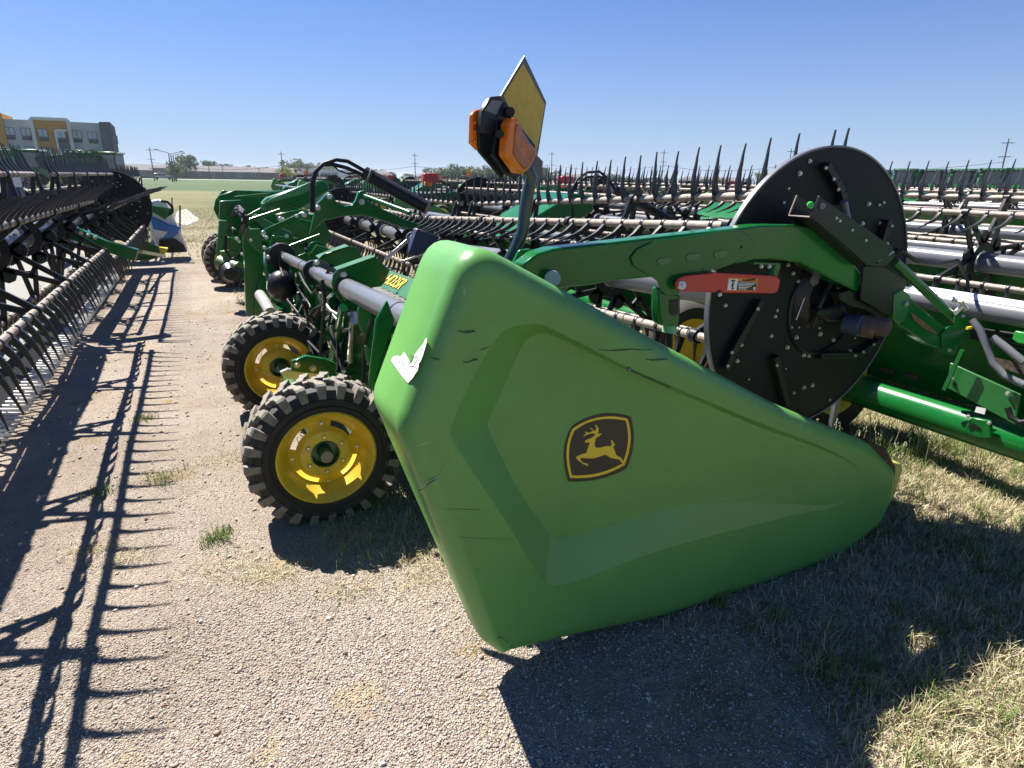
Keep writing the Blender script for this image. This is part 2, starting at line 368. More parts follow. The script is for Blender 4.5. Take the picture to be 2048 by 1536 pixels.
# dry grass blades
def blades(name, x, y, h, w, m, lean=.8):
    n = len(x); a = rng.uniform(0, 6.283, n); l = rng.uniform(.25, 1, n)*lean; z = gz(x, y)
    hh = h*rng.uniform(.5, 1.3, n); ww = w*rng.uniform(.7, 1.3, n)
    dx, dy = np.cos(a), np.sin(a); px, py = -dy, dx
    V = np.zeros((n, 7, 3))
    for i, (t, wf) in enumerate(((0, 1), (.45, .8), (.8, .5))):
        bx = x + dx*hh*l*t**1.8; by = y + dy*hh*l*t**1.8; bz = z + hh*t*(1-.45*l*t)
        for k, sg in enumerate((-1, 1)):
            V[:, i*2+k, 0] = bx + px*ww*wf*sg*.5; V[:, i*2+k, 1] = by + py*ww*wf*sg*.5; V[:, i*2+k, 2] = bz - (.004 if i == 0 else 0)
    V[:, 6, 0] = x+dx*hh*l; V[:, 6, 1] = y+dy*hh*l; V[:, 6, 2] = z+hh*(1-.45*l)
    o = np.arange(n)[:, None, None]*7
    T = np.array([[0,1,3],[0,3,2],[2,3,5],[2,5,4],[4,5,6]])
    me = fast_mesh(name, V.reshape(-1, 3), (T[None]+o).reshape(-1, 3), m)
    ob = bpy.data.objects.new(name, me); fin(ob, kind='stuff'); return ob
STRAW = island_mat('dry_grass_blade', [(0, (.14, .115, .06)), (.25, (.44, .37, .23)), (.6, (.68, .59, .40)), (.85, (.56, .48, .30)), (.9, (.17, .21, .07)), (1, (.10, .16, .045))], tl=.25)
FRESH = island_mat('green_grass_blade', [(0, (.07, .13, .025)), (.5, (.15, .23, .06)), (.8, (.26, .31, .11)), (1, (.36, .32, .16))], tl=.3)
def gmask(x, y):
    e = x + lotn(x*1.3, y*1.3)*.55 - .12*(y < 2.3)*(2.3-y)
    m = np.clip((e-1.02)/.35, 0, 1)
    m = np.maximum(m*(.30+.70*(lotn(x*.8+3, y*.8) > -.25)), np.clip((y-13)/3, 0, 1)*.8)
    u = np.clip((e-.55)/.5, 0, 1)*np.clip((y-1.9)/.5, 0, 1)*np.clip((3.6-y)/.8, 0, 1)*.55
    u2 = ((x > .35) & (x < 1.3) & (y > 2.3)).astype(float)*.35*(lotn(x*2, y*2) > -.1)
    return np.maximum(np.maximum(m, u), u2)
def sc(n, xr, yr):
    x = rng.uniform(*xr, n); y = rng.uniform(*yr, n); k = rng.random(n) < gmask(x, y); return x[k], y[k]
x, y = sc(150000, (.3, 5.2), (.55, 3.6)); blades('dry_grass', x, y, .05, .0034, STRAW, 1.15)
x, y = sc(80000, (.3, 9), (3.2, 10)); blades('dry_grass', x, y, .06, .007, STRAW, 1)
x, y = sc(60000, (-8, 16), (10, 34)); blades('dry_grass', x, y, .07, .018, STRAW, 1)
n = 26000; x = rng.uniform(1.0, 6, n); y = rng.uniform(.6, 4.5, n); k = (lotn(x*1.1+5, y*1.4+2) > .28) & (x + lotn(x, y)*.5 > 1.4); blades('green_grass', x[k], y[k], .075, .0036, FRESH, .75)
cx_, cy_, gx_, gy_ = [], [], [], []
for i in range(900):
    bx, by = rng.uniform(1.1, 5), rng.uniform(.6, 4.2)
    if rng.random() > gmask(np.array([bx]), np.array([by]))[0]: continue
    k = rng.integers(18, 55); r_ = rng.uniform(.008, .03); t_ = (gx_, gy_) if rng.random() < .38 else (cx_, cy_)
    t_[0].extend(bx+rng.normal(0, r_, k)); t_[1].extend(by+rng.normal(0, r_, k))
blades('dry_grass', np.array(cx_), np.array(cy_), .085, .0034, STRAW, 1.0); blades('green_grass', np.array(gx_), np.array(gy_), .085, .0034, FRESH, .8)
x, y = sc(36000, (.6, 6.5), (-1.6, .6)); blades('dry_grass', x, y, .05, .005, STRAW, 1.1)
# tufts of taller grass near the disc and along the shade of the next header
cx_, cy_ = [], []
for i in range(85):
    t = rng.random(); bx = 2.75 + 2.0*t + rng.normal(0, .12); by = 2.25 - .35*t + rng.normal(0, .16); k = rng.integers(20, 60); cx_ += list(bx+rng.normal(0, .035, k)); cy_ += list(by+rng.normal(0, .035, k))
blades('tall_grass', np.array(cx_), np.array(cy_), .14, .004, FRESH, .6)
# loose tufts on the lot edge
def tuft(px, py, n, r, h, label, m=FRESH):
    p = at(px, py, Z=0); x = p.x+rng.normal(0, r, n); y = p.y+rng.normal(0, r, n)
    o = blades('weed_tuft', x, y, h, .0035, m, .9); del o['kind']; o['label'] = label; o['category'] = 'weed'
tuft(440, 1085, 150, .032, .055, 'green weed tuft on the gravel left of the near wheel shadow')
tuft(204, 992, 90, .035, .045, 'small green weed tuft between the two long reel shadows')
tuft(330, 968, 110, .04, .05, 'sparse weed tuft on the gravel right of the reel shadows')
tuft(290, 845, 110, .04, .045, 'thin weed tuft beside the dark shadow line further up the gravel')
n = 15000; xx = rng.uniform(-1.6, 1.4, n); yy = rng.uniform(1.2, 6, n); kk = rng.random(n) < np.clip(lotn(xx*1.3, yy*1.3+4)*1.2, .03, 1); blades('straw_litter', xx[kk], yy[kk], .022, .0016, STRAW, 2.2); n = 5000; xx = rng.uniform(.6, 2.6, n); yy = rng.uniform(.4, 1.9, n); kk = rng.random(n) < np.clip(.5+lotn(xx*2.3, yy*2.3+1), .05, 1); blades('straw_litter', xx[kk], yy[kk], .035, .0022, STRAW, 1.9)
x = []; y = []
for px, py, s in ((540, 1160, .07), (450, 1140, .11), (320, 960, .1), (560, 1130, .12), (860, 1110, .10), (700, 1180, .08), (450, 930, .1), (240, 1120, .08), (840, 1160, .08), (420, 570, .3), (180, 1100, .06)):
    p = at(px, py, Z=0); x += list(p.x+rng.normal(0, s, 260)); y += list(p.y+rng.normal(0, s*.6, 260))
blades('straw_litter', np.array(x), np.array(y), .032, .002, STRAW, 2.0)
# seed heads
sv = MB()
for i in range(46):
    t = rng.random(); bx = 2.9+1.1*t+rng.normal(0, .1); by = 2.2-.2*t+rng.normal(0, .1); h = rng.uniform(.14, .26); l = Vector((rng.normal(0, .03), rng.normal(0, .03), h))
    b0 = Vector((bx, by, 0)); sv.tube([b0, b0+l*.6, b0+l], .0011, 4)
    for j in range(7): sv.ball(b0+l*(.84+.03*j)+Vector((rng.normal(0, .006), rng.normal(0, .006), 0)), .0045, (.8, .8, 1.5), 6)
SEED = mat('seed_head', (.52, .50, .32), .8)
sv.build('seed_heads', SEED, kind='stuff')

# ================================================================== reel parts
def tine_shape(mb, L=.272, M3=None):
    """clip ring at the origin, tine along +Z bending to +X"""
    sec = []; n = 7
    for i in range(n):
        t = i/(n-1); z = -.012 + L*t; x = .034*max(0, t-.35)**2*2.2 - .012*math.sin(math.pi*min(1, t*1.6)); wx = .0165*(1-t)**1.35+.0034; wy = .009*(1-t)**1.2+.0026
        if i == 0: wx = .018; wy = .013
        sec.append([(x-wx, -wy, z), (x+wx, -wy, z), (x+wx, wy, z), (x-wx, wy, z)])
    vs = [Vector(p) for s_ in sec for p in s_]
    if M3 is not None: vs = [M3 @ v for v in vs]
    fs = [(3,2,1,0)] + [(i*4+k, i*4+(k+1)%4, (i+1)*4+(k+1)%4, (i+1)*4+k) for i in range(n-1) for k in range(4)] + [tuple((n-1)*4+k for k in range(4))]
    mb.add(vs, fs)
def tine_mesh():
    mb = MB(); tine_shape(mb); mb.lathe([(.0235, -.011), (.0255, -.009), (.0255, .009), (.0235, .011)], (0,0,0), (0,1,0), 10)
    return mb.mesh('tine', TINEM, 50)
TINE = tine_mesh()
TA_X = [-170, -110, -90, -45, -30, 13, 30, 73, 90, 133, 190]; TA_Y = [-110, -105, -98, -75, -63, 8, 42, 97, 114, 212, 250]
def tine_dir(a):
    a = (a+170) % 360 - 170; return rad(float(np.interp(a, TA_X, TA_Y)))
def spider(mb, c, R, a0, th=.01, y=0):
    c = Vector(c)
    mb.lathe([(.09, -th), (.15, -th), (.15, th), (.09, th)], c, (0,1,0), 18, closed=True)
    for k in range(6):
        a = rad(a0+60*k); d = Vector((math.cos(a), 0, math.sin(a))); s = Vector((-d.z, 0, d.x))
        p1 = c+d*R
        for sg in (-1, 1): mb.bar(c+d*.13+s*sg*.062, p1+s*sg*.012, .034, th*2, (0,1,0))
        mb.bar(c+d*.28+s*-.04, c+d*.28+s*.04, .03, th*2, (0,1,0)); mb.cyl(p1-Vector((0,.018,0)), p1+Vector((0,.018,0)), .034, 10)
    # open ring between the arms
    for k in range(6):
        a = rad(a0+60*k+30); d = Vector((math.cos(a), 0, math.sin(a))); mb.cyl(c+d*.19-Vector((0,th,0)), c+d*.19+Vector((0,th,0)), .05, 8)
def reel(root, xc, zf, secs, a0, R=.46, near=None, tube_r=.08, spid=1.35, sp=.152):
    """secs: list of (y0, y1, angle offset); near: max number of tines kept as separate parts"""
    allt = []
    for si, (y0, y1, da) in enumerate(secs):
        t = MB(); t.cyl((xc, y0, zf(y0)), (xc, y1, zf(y1)), tube_r, 24); t.build('reel_tube', GREYT, root)
        n = max(2, int(round((y1-y0)/spid))+1)
        for i in range(n):
            ys = y0+.12+(y1-y0-.24)*i/(n-1); s = MB(); spider(s, (xc, ys, zf(ys)), R, a0+da); s.build('spider', BLACK, root)
        for k in range(6):
            a = a0+da+60*k; ca, sa = math.cos(rad(a)), math.sin(rad(a))
            b = MB(); b.cyl((xc+R*ca, y0, zf(y0)+R*sa), (xc+R*ca, y1, zf(y1)+R*sa), .0205, 12); bo = b.build('reel_bat', TANB, root)
            d = tine_dir(a); m = int((y1-y0-.06)/sp)
            for i in range(m+1):
                yy = y0+.05+sp*i
                if i == 0 and near: yy = y0+.03
                if near and si == 0 and k == 0 and i == 0: allt.append((Vector((xc+R*ca, y0-.03, zf(y0)+R*sa)), math.pi/2-d, bo))
                allt.append((Vector((xc+R*ca, yy, zf(yy)+R*sa)), math.pi/2-d, bo))
    allt.sort(key=lambda q: (q[0]-cC).length)
    nn = near or 0
    for p, th, bo in allt[:nn]:
        o = bpy.data.objects.new('tine', TINE); fin(o, bo); o.location = p; o.rotation_euler = (0, th+rng.normal(0, .035), 0); o.scale = (1, 1, rng.uniform(.97, 1.03))
    if allt[nn:]:
        mb = MB()
        for p, th, bo in allt[nn:]:
            tine_shape(mb, M3=Matrix.Translation(p) @ Matrix.Rotation(th+rng.normal(0, .03), 4, 'Y'))
        mb.build('reel_tines', TINEM, root, smooth=50, kind='stuff')
def end_disc(root, xc, y, zc, r, face=-1, bolts=16):
    d = MB(); d.lathe([(.001, -.005), (r, -.005), (r, .005), (.001, .005)], (xc, y, zc), (0,1,0), 72); o = d.build('reel_disc', DISCM, root)
    e = MB(); e.lathe([(r-.004, -.009), (r+.003, -.009), (r+.003, .009), (r-.004, .009)], (xc, y, zc), (0,1,0), 72, closed=True); e.build('disc_rim', GREYT, o)
    for i in range(bolts):
        a = rng.uniform(0, 6.28); q = r*rng.uniform(.45, .92); bolt(Vector((xc+q*math.cos(a), y+face*.007, zc+q*math.sin(a))), o, 1.1, math.pi if face > 0 else 0)
    return o
# ================================================================== wheels
STEEL2 = mat('worn_grey_cap', (.20, .18, .16), .45, metal=.4, var=.3, scale=25)
def wheel(root, c, R=.36, w=.215, rim=.222, ax=(0,1,0), name='wheel', lugs=24, flip=False):
    """wheel with its outer face toward -Y; c is the centre of the near rim face"""
    c = Vector(c); y0 = 0.0; y1 = w
    T = MB(); Rs = R-.028
    T.lathe([(rim-.004, y0+.012), (rim+.012, y0-.004), (rim+.05, y0-.012), (Rs-.03, y0-.006), (Rs-.006, y0+.012), (Rs, y0+.035), (Rs+.002, w/2), (Rs, y1-.035), (Rs-.006, y1-.012), (Rs-.03, y1+.006), (rim+.05, y1+.012), (rim+.012, y1+.004), (rim-.004, y1-.012)], c, (0,1,0), 72)
    for rr in (rim+.03, rim+.062): T.lathe([(rr, y0-.0125), (rr+.004, y0-.0165), (rr+.008, y0-.0125)], c, (0,1,0), 72)
    ty = T.build(name and 'tyre', RUB, root, smooth=35)
    G = MB()
    def P(th, yy, rr): return c + Vector((math.cos(th)*rr, yy, math.sin(th)*rr))
    for k in range(lugs):
        for side in (0, 1):
            th = 2*math.pi*(k+.5*side)/lugs; dt = 2*math.pi/lugs
            # shoulder block wraps over the edge, then slants to the centre
            s = 1 if side == 0 else -1; ys = (y0-.010) if side == 0 else (y1+.010)
            secs = []
            for (yy, tc, hw, ro, ri) in ((ys, 0, .21, Rs-.032, Rs-.055), (ys+s*.008, 0, .23, Rs+.018, Rs-.03), (ys+s*.022, .0, .23, R, Rs-.01), (ys+s*.062, .10, .20, R+.001, Rs-.01), (ys+s*.078, .26, .20, R+.001, Rs-.01), (ys+s*.118, .36, .17, R, Rs-.01)):
                a1 = th+(tc-hw)*dt; a2 = th+(tc+hw)*dt
                secs.append([P(a1, yy, ro), P(a2, yy, ro), P(a2, yy, ri), P(a1, yy, ri)])
            vs = [p for q in secs for p in q]; n = len(secs)
            fs = [(0,1,2,3)] + [(i*4+j, i*4+(j+1)%4, (i+1)*4+(j+1)%4, (i+1)*4+j) for i in range(n-1) for j in range(4)] + [tuple((n-1)*4+j for j in (3,2,1,0))]
            G.add(vs, fs)
            # small centre block
            am = th+.62*dt; vs = []
            for rr in (Rs-.01, R-.002):
                for yy, tt in ((w*.34 if side == 0 else w*.52, -.13), (w*.48 if side == 0 else w*.66, -.13), (w*.48 if side == 0 else w*.66, .13), (w*.34 if side == 0 else w*.52, .13)): vs.append(P(am+tt*dt, yy, rr))
            G.add(vs, [(0,1,2,3),(7,6,5,4),(0,4,5,1),(1,5,6,2),(2,6,7,3),(3,7,4,0)])
    G.build('tread', LUGM, ty, bevel=.003, smooth=30)
    K = MB(); r = rim
    K.lathe([(r+.004, .004), (r+.008, -.006), (r, -.012), (r-.008, -.006), (r-.012, .004), (r-.028, .020), (r-.034, .052), (r-.052, .070), (r-.056, .084)], c, (0,1,0), 72)
    # dish with slots
    segs = 48
    def ring(rr, h): return [c+Vector((math.cos(2*math.pi*i/segs)*rr, h, math.sin(2*math.pi*i/segs)*rr)) for i in range(segs)]
    prof = [(r-.056, .084), (r-.064, .080), (r-.088, .070), (.125, .062), (.117, .050), (.108, .046), (.07, .046), (.066, .052)]
    vs = []; [vs.extend(ring(a, b)) for a, b in prof]; fs = []
    slot = set(range(4, 10)) | set(range(16, 22)) | set(range(28, 34)) | set(range(40, 46))
    for j in range(len(prof)-1):
        for i in range(segs):
            if j == 1 and i in slot: continue
            i2 = (i+1) % segs; fs.append((j*segs+i, j*segs+i2, (j+1)*segs+i2, (j+1)*segs+i))
    K.add(vs, fs); K.lathe([(r-.056, .084), (r-.06, w-.02), (r, w)], c, (0,1,0), 48)
    rm = K.build('rim', YEL, root, smooth=35)
    H = MB(); H.lathe([(.066, .05), (.064, .10), (.03, .10)], c, (0,1,0), 24); H.lathe([(.034, .10), (.034, .03), (.030, .018), (.0, .018)], c+Vector((0,0,-.0)), (0,1,0), 20)
    H.build('hub', GREEN2, root)
    Kc = MB(); Kc.lathe([(.031, .03), (.029, .008), (.0, .006)], c, (0,1,0), 20); Kc.build('hub_cap', STEEL2, root)
    for k in range(6):
        a = rad(30+60*k); o = bolt(c+Vector((.088*math.cos(a), .046, .088*math.sin(a))), rm, 1.15, name='wheel_nut')
    for k in range(4):
        a = rad(90*k+2); o = bolt(c+Vector((.150*math.cos(a), .066, .150*math.sin(a))), rm, .75, name='rim_bolt')
    return rm

# ================================================================== the nearest header
H1 = thing('harvester_header', 'nearest green header with a big moulded green end shield, leaping deer badge and yellow wheels', 'header', (1.5, 6.5, 0), 'grain headers parked in rows')
ZW = lambda y: 1.13 - .0505*(min(y, 5.85)-1.74)     # reel axis of the near wing falls to the hinge
YS = 1.46

# ---- end shield
def rnd(pts, rads, n=7):
    out = []; N_ = len(pts)
    for i in range(N_):
        p = Vector(pts[i]); a = Vector(pts[i-1]); b = Vector(pts[(i+1) % N_]); r = rads[i]
        u = (a-p); v = (b-p); la, lb = u.length, v.length; u.normalize(); v.normalize()
        ang = math.acos(max(-1, min(1, u.dot(v)))); t = min(r/math.tan(ang/2), la*.48, lb*.48)
        p0 = p+u*t; p1 = p+v*t
        for k in range(n+1):
            s = k/n; out.append((p0*(1-s)**2 + p*2*s*(1-s) + p1*s*s))
    # densify long edges
    res = []
    for i in range(len(out)):
        a = out[i]; b = out[(i+1) % len(out)]; res.append(a); l = (b-a).length; m = int(l/.08)
        for k in range(1, m+1): res.append(a.lerp(b, k/(m+1)))
    return res
def xz(px, py, Y): p = at(px, py, Y=Y); return (p.x, p.z)
K_ = xz(742, 792, 1.76); A_ = (K_[0]+.205, 1.462)
outl = [K_, A_, xz(1300, 674, 1.50), xz(1560, 812, 1.50), xz(1735, 884, 1.50), xz(1786, 938, 1.50), xz(1783, 990, 1.5), xz(1755, 1050, 1.5), xz(1660, 1126, 1.5), xz(1310, 1240, 1.5), xz(1003, 1312, 1.48), xz(962, 1278, 1.50)]
rads = [.12, .10, .3, .4, .3, .1, .1, .12, .3, .5, .035, .04]
O2 = rnd(outl, rads); n_ = len(O2)
cen = Vector((1.35, .65))
def inn(i):
    a = O2[i-1]; b = O2[(i+1) % n_]; t = (b-a).normalized(); nn = Vector((t.y, -t.x)); return nn if nn.dot(cen-O2[i]) > 0 else -nn
def sh_R(p):   # roundness of the edge
    x, z = p
    if z < .28 + .0*x: return .085 if x > .8 else .05
    if x < .75 and z < .95: return .055
    return .062
def sh_D(p):
    x, z = p
    top = .30 if x < .72 else max(.16, .30-(x-.72)*.45)
    if z < .95 and x < .85: return .30 + (.12-.30)*min(1, (.97-z)/.80)
    if z < .4: return .15
    return top
nrm = [inn(i) for i in range(n_)]
Rr = [sh_R(p) for p in O2]; Dd = [sh_D(p) for p in O2]
for _ in range(8):
    Rr = [(Rr[i-1]+Rr[i]+Rr[(i+1) % n_])/3 for i in range(n_)]; Dd = [(Dd[i-1]+Dd[i]+Dd[(i+1) % n_])/3 for i in range(n_)]
    nrm = [((nrm[i-1]+nrm[i]*2+nrm[(i+1) % n_])).normalized() for i in range(n_)]
rings = [[Vector((O2[i].x, YS+Dd[i], O2[i].y)) for i in range(n_)]]
NS = 8
for j in range(NS+1):
    th = math.pi/2*j/NS
    rings.append([Vector((O2[i].x+nrm[i].x*Rr[i]*(1-math.cos(th)), YS+Rr[i]*(1-math.sin(th)), O2[i].y+nrm[i].y*Rr[i]*(1-math.cos(th)))) for i in range(n_)])
Apx = [(1000,668),(1030,652),(1085,650),(1260,737),(1510,842),(1715,933),(1697,999),(1587,1030),(1450,1064),(1300,1107),(1160,1160),(1110,1172),(1088,1162),(1010,1040),(905,880),(903,852),(950,748)]
Bpx = [(1045,690),(1065,672),(1095,666),(1262,744),(1510,851),(1715,937),(1693,1001),(1563,1007),(1420,1006),(1300,1026),(1150,1072),(1110,1076),(1098,1068),(1040,985),(978,862),(976,845),(1010,770)]
def panelY(x): return YS + max(.0006, .080*(1-(x-.55)/1.62))
def dense(P, k=5):   # smooth closed curve through P with k steps per span (Catmull-Rom, tight)
    out = []; N_ = len(P)
    for i in range(N_):
        p0, p1, p2, p3 = P[i-1], P[i], P[(i+1) % N_], P[(i+2) % N_]
        l = (p2-p1).length; m1 = (p2-p0); m2 = (p3-p1)
        m1 = m1.normalized()*l*.8 if m1.length else m1; m2 = m2.normalized()*l*.8 if m2.length else m2
        for j in range(k):
            t = j/k; out.append(p1*(2*t**3-3*t**2+1)+m1*(t**3-2*t**2+t)+p2*(-2*t**3+3*t**2)+m2*(t**3-t**2))
    return out
Al = dense([at(x, y, Y=YS) for x, y in Apx])
Bl0 = []
for x, y in Bpx:
    p = at(x, y, Y=YS); Bl0.append(at(x, y, Y=panelY(p.x)))
Bl = dense(Bl0)
sh = MB(); off = []
for r_ in rings: off.append(len(sh.v)); sh.v += [tuple(p) for p in r_]
for a, b in zip(off[:-1], off[1:]):
    for i in range(n_): j = (i+1) % n_; sh.f.append((a+i, a+j, b+j, b+i))
lo = off[-1]; oa = len(sh.v); sh.v += [tuple(p) for p in Al]; ob_ = len(sh.v); sh.v += [tuple(p) for p in Bl]
def tess(loops, offs):
    flat = [offs[k]+i for k in range(len(loops)) for i in range(len(loops[k]))]
    for t in tessellate_polygon([[Vector((p.x, p.z, 0)) for p in l] for l in loops]): sh.f.append(tuple(flat[i] for i in t))
tess([rings[-1], Al], [lo, oa])
m_ = len(Al)
for i in range(m_): j = (i+1) % m_; sh.f.append((oa+i, oa+j, ob_+j, ob_+i))
tess([Bl], [ob_])
SH = sh.build('end_shield', PLAST, H1, smooth=0)
SH.data.shade_smooth()
SH.data.attributes.new('sharp_edge', 'BOOLEAN', 'EDGE')
_se = set()
for base, cnt in ((oa, m_), (ob_, m_)):
    for i in range(cnt): _se.add(frozenset((base+i, base+(i+1) % cnt)))
_mv = None
kd = {}
for v in SH.data.vertices: kd.setdefault(tuple(round(c, 5) for c in v.co), v.index)
idx = lambda i: kd.get(tuple(round(c, 5) for c in Vector(sh.v[i])), -1)
sset = {frozenset((idx(tuple(e)[0]), idx(tuple(e)[1]))) for e in _se if len(e) == 2}
for e in SH.data.edges:
    if frozenset(e.vertices) in sset: SH.data.attributes['sharp_edge'].data[e.index].value = True
md = SH.modifiers.new('wn', 'WEIGHTED_NORMAL'); md.keep_sharp = True; md.weight = 90
md = SH.modifiers.new('sol', 'SOLIDIFY'); md.thickness = .004; md.offset = -1
for o_, nme in ((0, ''),):
    pass
# dark rubber seal and pale nose behind the front end of the shield
g_ = MB(); g_.prism([at(x, y, Y=1.60) for x, y in ((1732,878),(1772,897),(1793,934),(1790,985),(1766,1045),(1735,1060),(1740,990),(1742,930))], (0, .06, 0)); g_.build('rubber_seal', BLACK, H1, bevel=.008)
g_ = MB(); g_.prism([at(x, y, Y=1.68) for x, y in ((1740,905),(1785,925),(1806,928),(1807,942),(1792,990),(1772,1050),(1690,1110),(1600,1100),(1650,1000))], (0, .09, 0)); g_.build('divider_nose', mat('pale_yellow_plastic', (.45, .42, .10), .4), H1, bevel=.015)
# badge: black crest, yellow border, leaping deer
def bpt(x, y, h=.0):
    px = 1100+x/8.535; py = 800+y/8.535; p = at(px, py, Y=YS+.02); yv = panelY(p.x)-h; return at(px, py, Y=yv)
def crest(out, h):  # arcs between the 4 corners
    pts = []
    for (a, m, b) in out:
        for k in range(8):
            t = k/8; q = Vector(a)*(1-t)**2+Vector(m)*2*t*(1-t)+Vector(b)*t*t; pts.append(bpt(q.x, q.y, h))
    return pts
C4 = [((365,455), (640,250), (960,225)), ((960,225), (1180,215), (1375,285)), ((1375,285), (1510,700), (1305,1165)), ((1305,1165), (860,1420), (310,1385)), ((310,1385), (130,850), (365,455))]
MB().prism(crest(C4, .0), (0, -.0025, 0)).build('badge', DBLK, SH, bevel=.0008)
I1 = [((382,495), (640,300), (960,280)), ((960,280), (1150,272), (1325,320)), ((1325,320), (1455,690), (1270,1110)), ((1270,1110), (850,1370), (345,1330)), ((345,1330), (200,850), (382,495))]
I2 = [((415,525), (640,340), (960,322)), ((960,322), (1120,318), (1290,352)), ((1290,352), (1400,690), (1235,1085)), ((1235,1085), (840,1310), (375,1285)), ((375,1285), (255,850), (415,525))]
o1 = crest(I1, .0031); o2 = crest(I2, .0031); b_ = MB(); k = len(o1)
b_.add(o1+o2, [(i, (i+1) % k, (i+1) % k+k, i+k) for i in range(k)]); b_.build('badge_border', DYEL, SH, smooth=0)
deer = [(600,690),(690,655),(765,605),(775,580),(750,572),(690,572),(640,590),(600,608),(565,635),(585,600),(620,572),(588,538),(625,545),(655,562),(700,545),(735,525),(700,490),(665,470),(715,480),(745,525),(780,520),(790,470),(762,420),(805,440),(830,490),(828,540),(815,580),(850,575),(893,565),(860,600),(830,628),(795,632),(778,680),(762,740),(765,790),(800,818),(860,812),(960,788),(1045,785),(1055,765),(1050,715),(1030,675),(1075,705),(1112,765),(1098,785),(1075,798),(1100,850),(1125,930),(1150,955),(1205,980),(1255,1050),(1262,1085),(1235,1080),(1185,1018),(1100,1000),(1030,985),(985,955),(955,935),(900,945),(820,975),(740,998),(650,995),(515,990),(530,1040),(570,1072),(632,1080),(660,1130),(630,1122),(560,1090),(490,1040),(440,990),(455,965),(540,925),(620,905),(635,850),(660,780),(685,728),(605,725),(595,705)]
dq = [bpt(x, y, .0032) for x, y in deer]; tr = tessellate_polygon([[Vector((p.x, p.z, 0)) for p in dq]])
MB().add(dq, tr).build('badge_deer', DYEL, SH, smooth=0)
# torn white sticker on the rear face of the shield
A3 = Vector((A_[0], 1.6, A_[1])); K3 = Vector((K_[0], 1.6, K_[1])); nR = (A3-K3).cross(Vector((0,1,0))).normalized(); nR = -nR if nR.x > 0 else nR
def rp(x, y, h=.0025): return onp(x, y, K3+nR*h, nR)
st = [(782,721),(786,713),(795,711),(801,714),(808,703),(815,715),(822,728),(826,722),(830,708),(836,700),(846,688),(851,677),(854,676),(852,690),(846,710),(841,723),(838,726),(836,740),(830,748),(826,755),(816,766),(806,755),(795,740)]
sq = [rp(x, y) for x, y in st]; MB().add(sq, tessellate_polygon([[Vector((p.y, p.z, 0)) for p in sq]])).build('paper_sticker', PAPER, SH, smooth=0)
def stroke(mb, pts, w, f):
    q = [f(x, y) for x, y in pts]; mb.tube(q, w, 4)
ik = MB(); f_ = lambda x, y: rp(x, y, .003)
for s_ in ([(820,712),(823,708),(826,711),(825,718),(818,728),(819,731),(828,733)], [(829,716),(833,711),(836,714),(833,722),(827,732),(836,738)], [(803,728),(806,722),(809,726),(806,733),(811,738),(816,742)], [(797,727),(800,721)], [(841,700),(845,696)]): stroke(ik, s_, .0011, f_)
ik.build('sticker_writing', INK, SH)
# scuffs
def scuff(pts, m, w=.0035, name='scuff_mark', yoff=None):
    q = []
    for i, (x, y) in enumerate(pts):
        p = at(x, y, Y=YS-.0008)
        q.append(p)
    t = MB(); n = len(q); ws = [w*(.15+math.sin(math.pi*(i+.4)/(n-.2)))*rng.uniform(.5, 1.2) for i in range(n)]
    vs = []
    for i, p in enumerate(q): vs += [p+Vector((0, 0, ws[i])), p-Vector((0, 0, ws[i]))]
    t.add(vs, [(2*i, 2*i+1, 2*i+3, 2*i+2) for i in range(n-1)]); t.build(name, m, SH, smooth=0)
scuff([(914,661),(925,664),(938,664),(947,662),(952,664)], SCUFF)
scuff([(858,714),(868,717),(880,720)], SCUFF); scuff([(926,724),(938,724),(948,719),(956,719)], SCUFF)
scuff([(1195,699),(1215,701),(1240,700),(1262,698),(1285,700),(1305,699)], SCUFF, .003); scuff([(1290,718),(1305,720),(1335,718)], SCUFF, .003)
scuff([(958,700),(970,697),(982,692)], SCUFF, .0015); scuff([(885,1019),(920,1018),(960,1020)], SCUFF, .0008); scuff([(915,1074),(960,1077),(1020,1078)], SCUFF, .0006)
scuff([(835,893),(850,886),(865,883)], PALE, .0012)
# crack in the plastic with a pale torn lip
cr = [(834,980),(845,978),(858,966),(872,958),(880,945),(886,932),(890,924)]
scuff(cr, SCUFF, .0022, 'crack'); scuff([(x+2, y-3) for x, y in cr], PALE, .0016, 'torn_edge')
for i in range(26):
    x0 = 1480+i*11+rng.normal(0, 4); y0 = 806+(x0-1480)*.43+rng.uniform(-4, 22); l = rng.uniform(5, 20)
    scuff([(x0, y0), (x0+l*.6, y0-l*.25), (x0+l, y0-l*.55)], PALE, rng.uniform(.0004, .0011), 'scratch')
for (x0, y0) in ((926,572),(928,580),(905,905),(903,893),(907,918),(955,955),(965,972)): scuff([(x0, y0), (x0+3, y0+8), (x0+1, y0+14)], PALE, .0016, 'scratch')
MB().box(at(1258, 739, Y=YS-.004), (.012, .01, .012)).build('panel_clip', GREYT, SH, bevel=.002)
MB().bar(at(1262, 741, Y=YS+.001), at(1340, 775, Y=YS+.001), .003, .006, (0,1,0)).build('panel_gap', BLACK, SH)

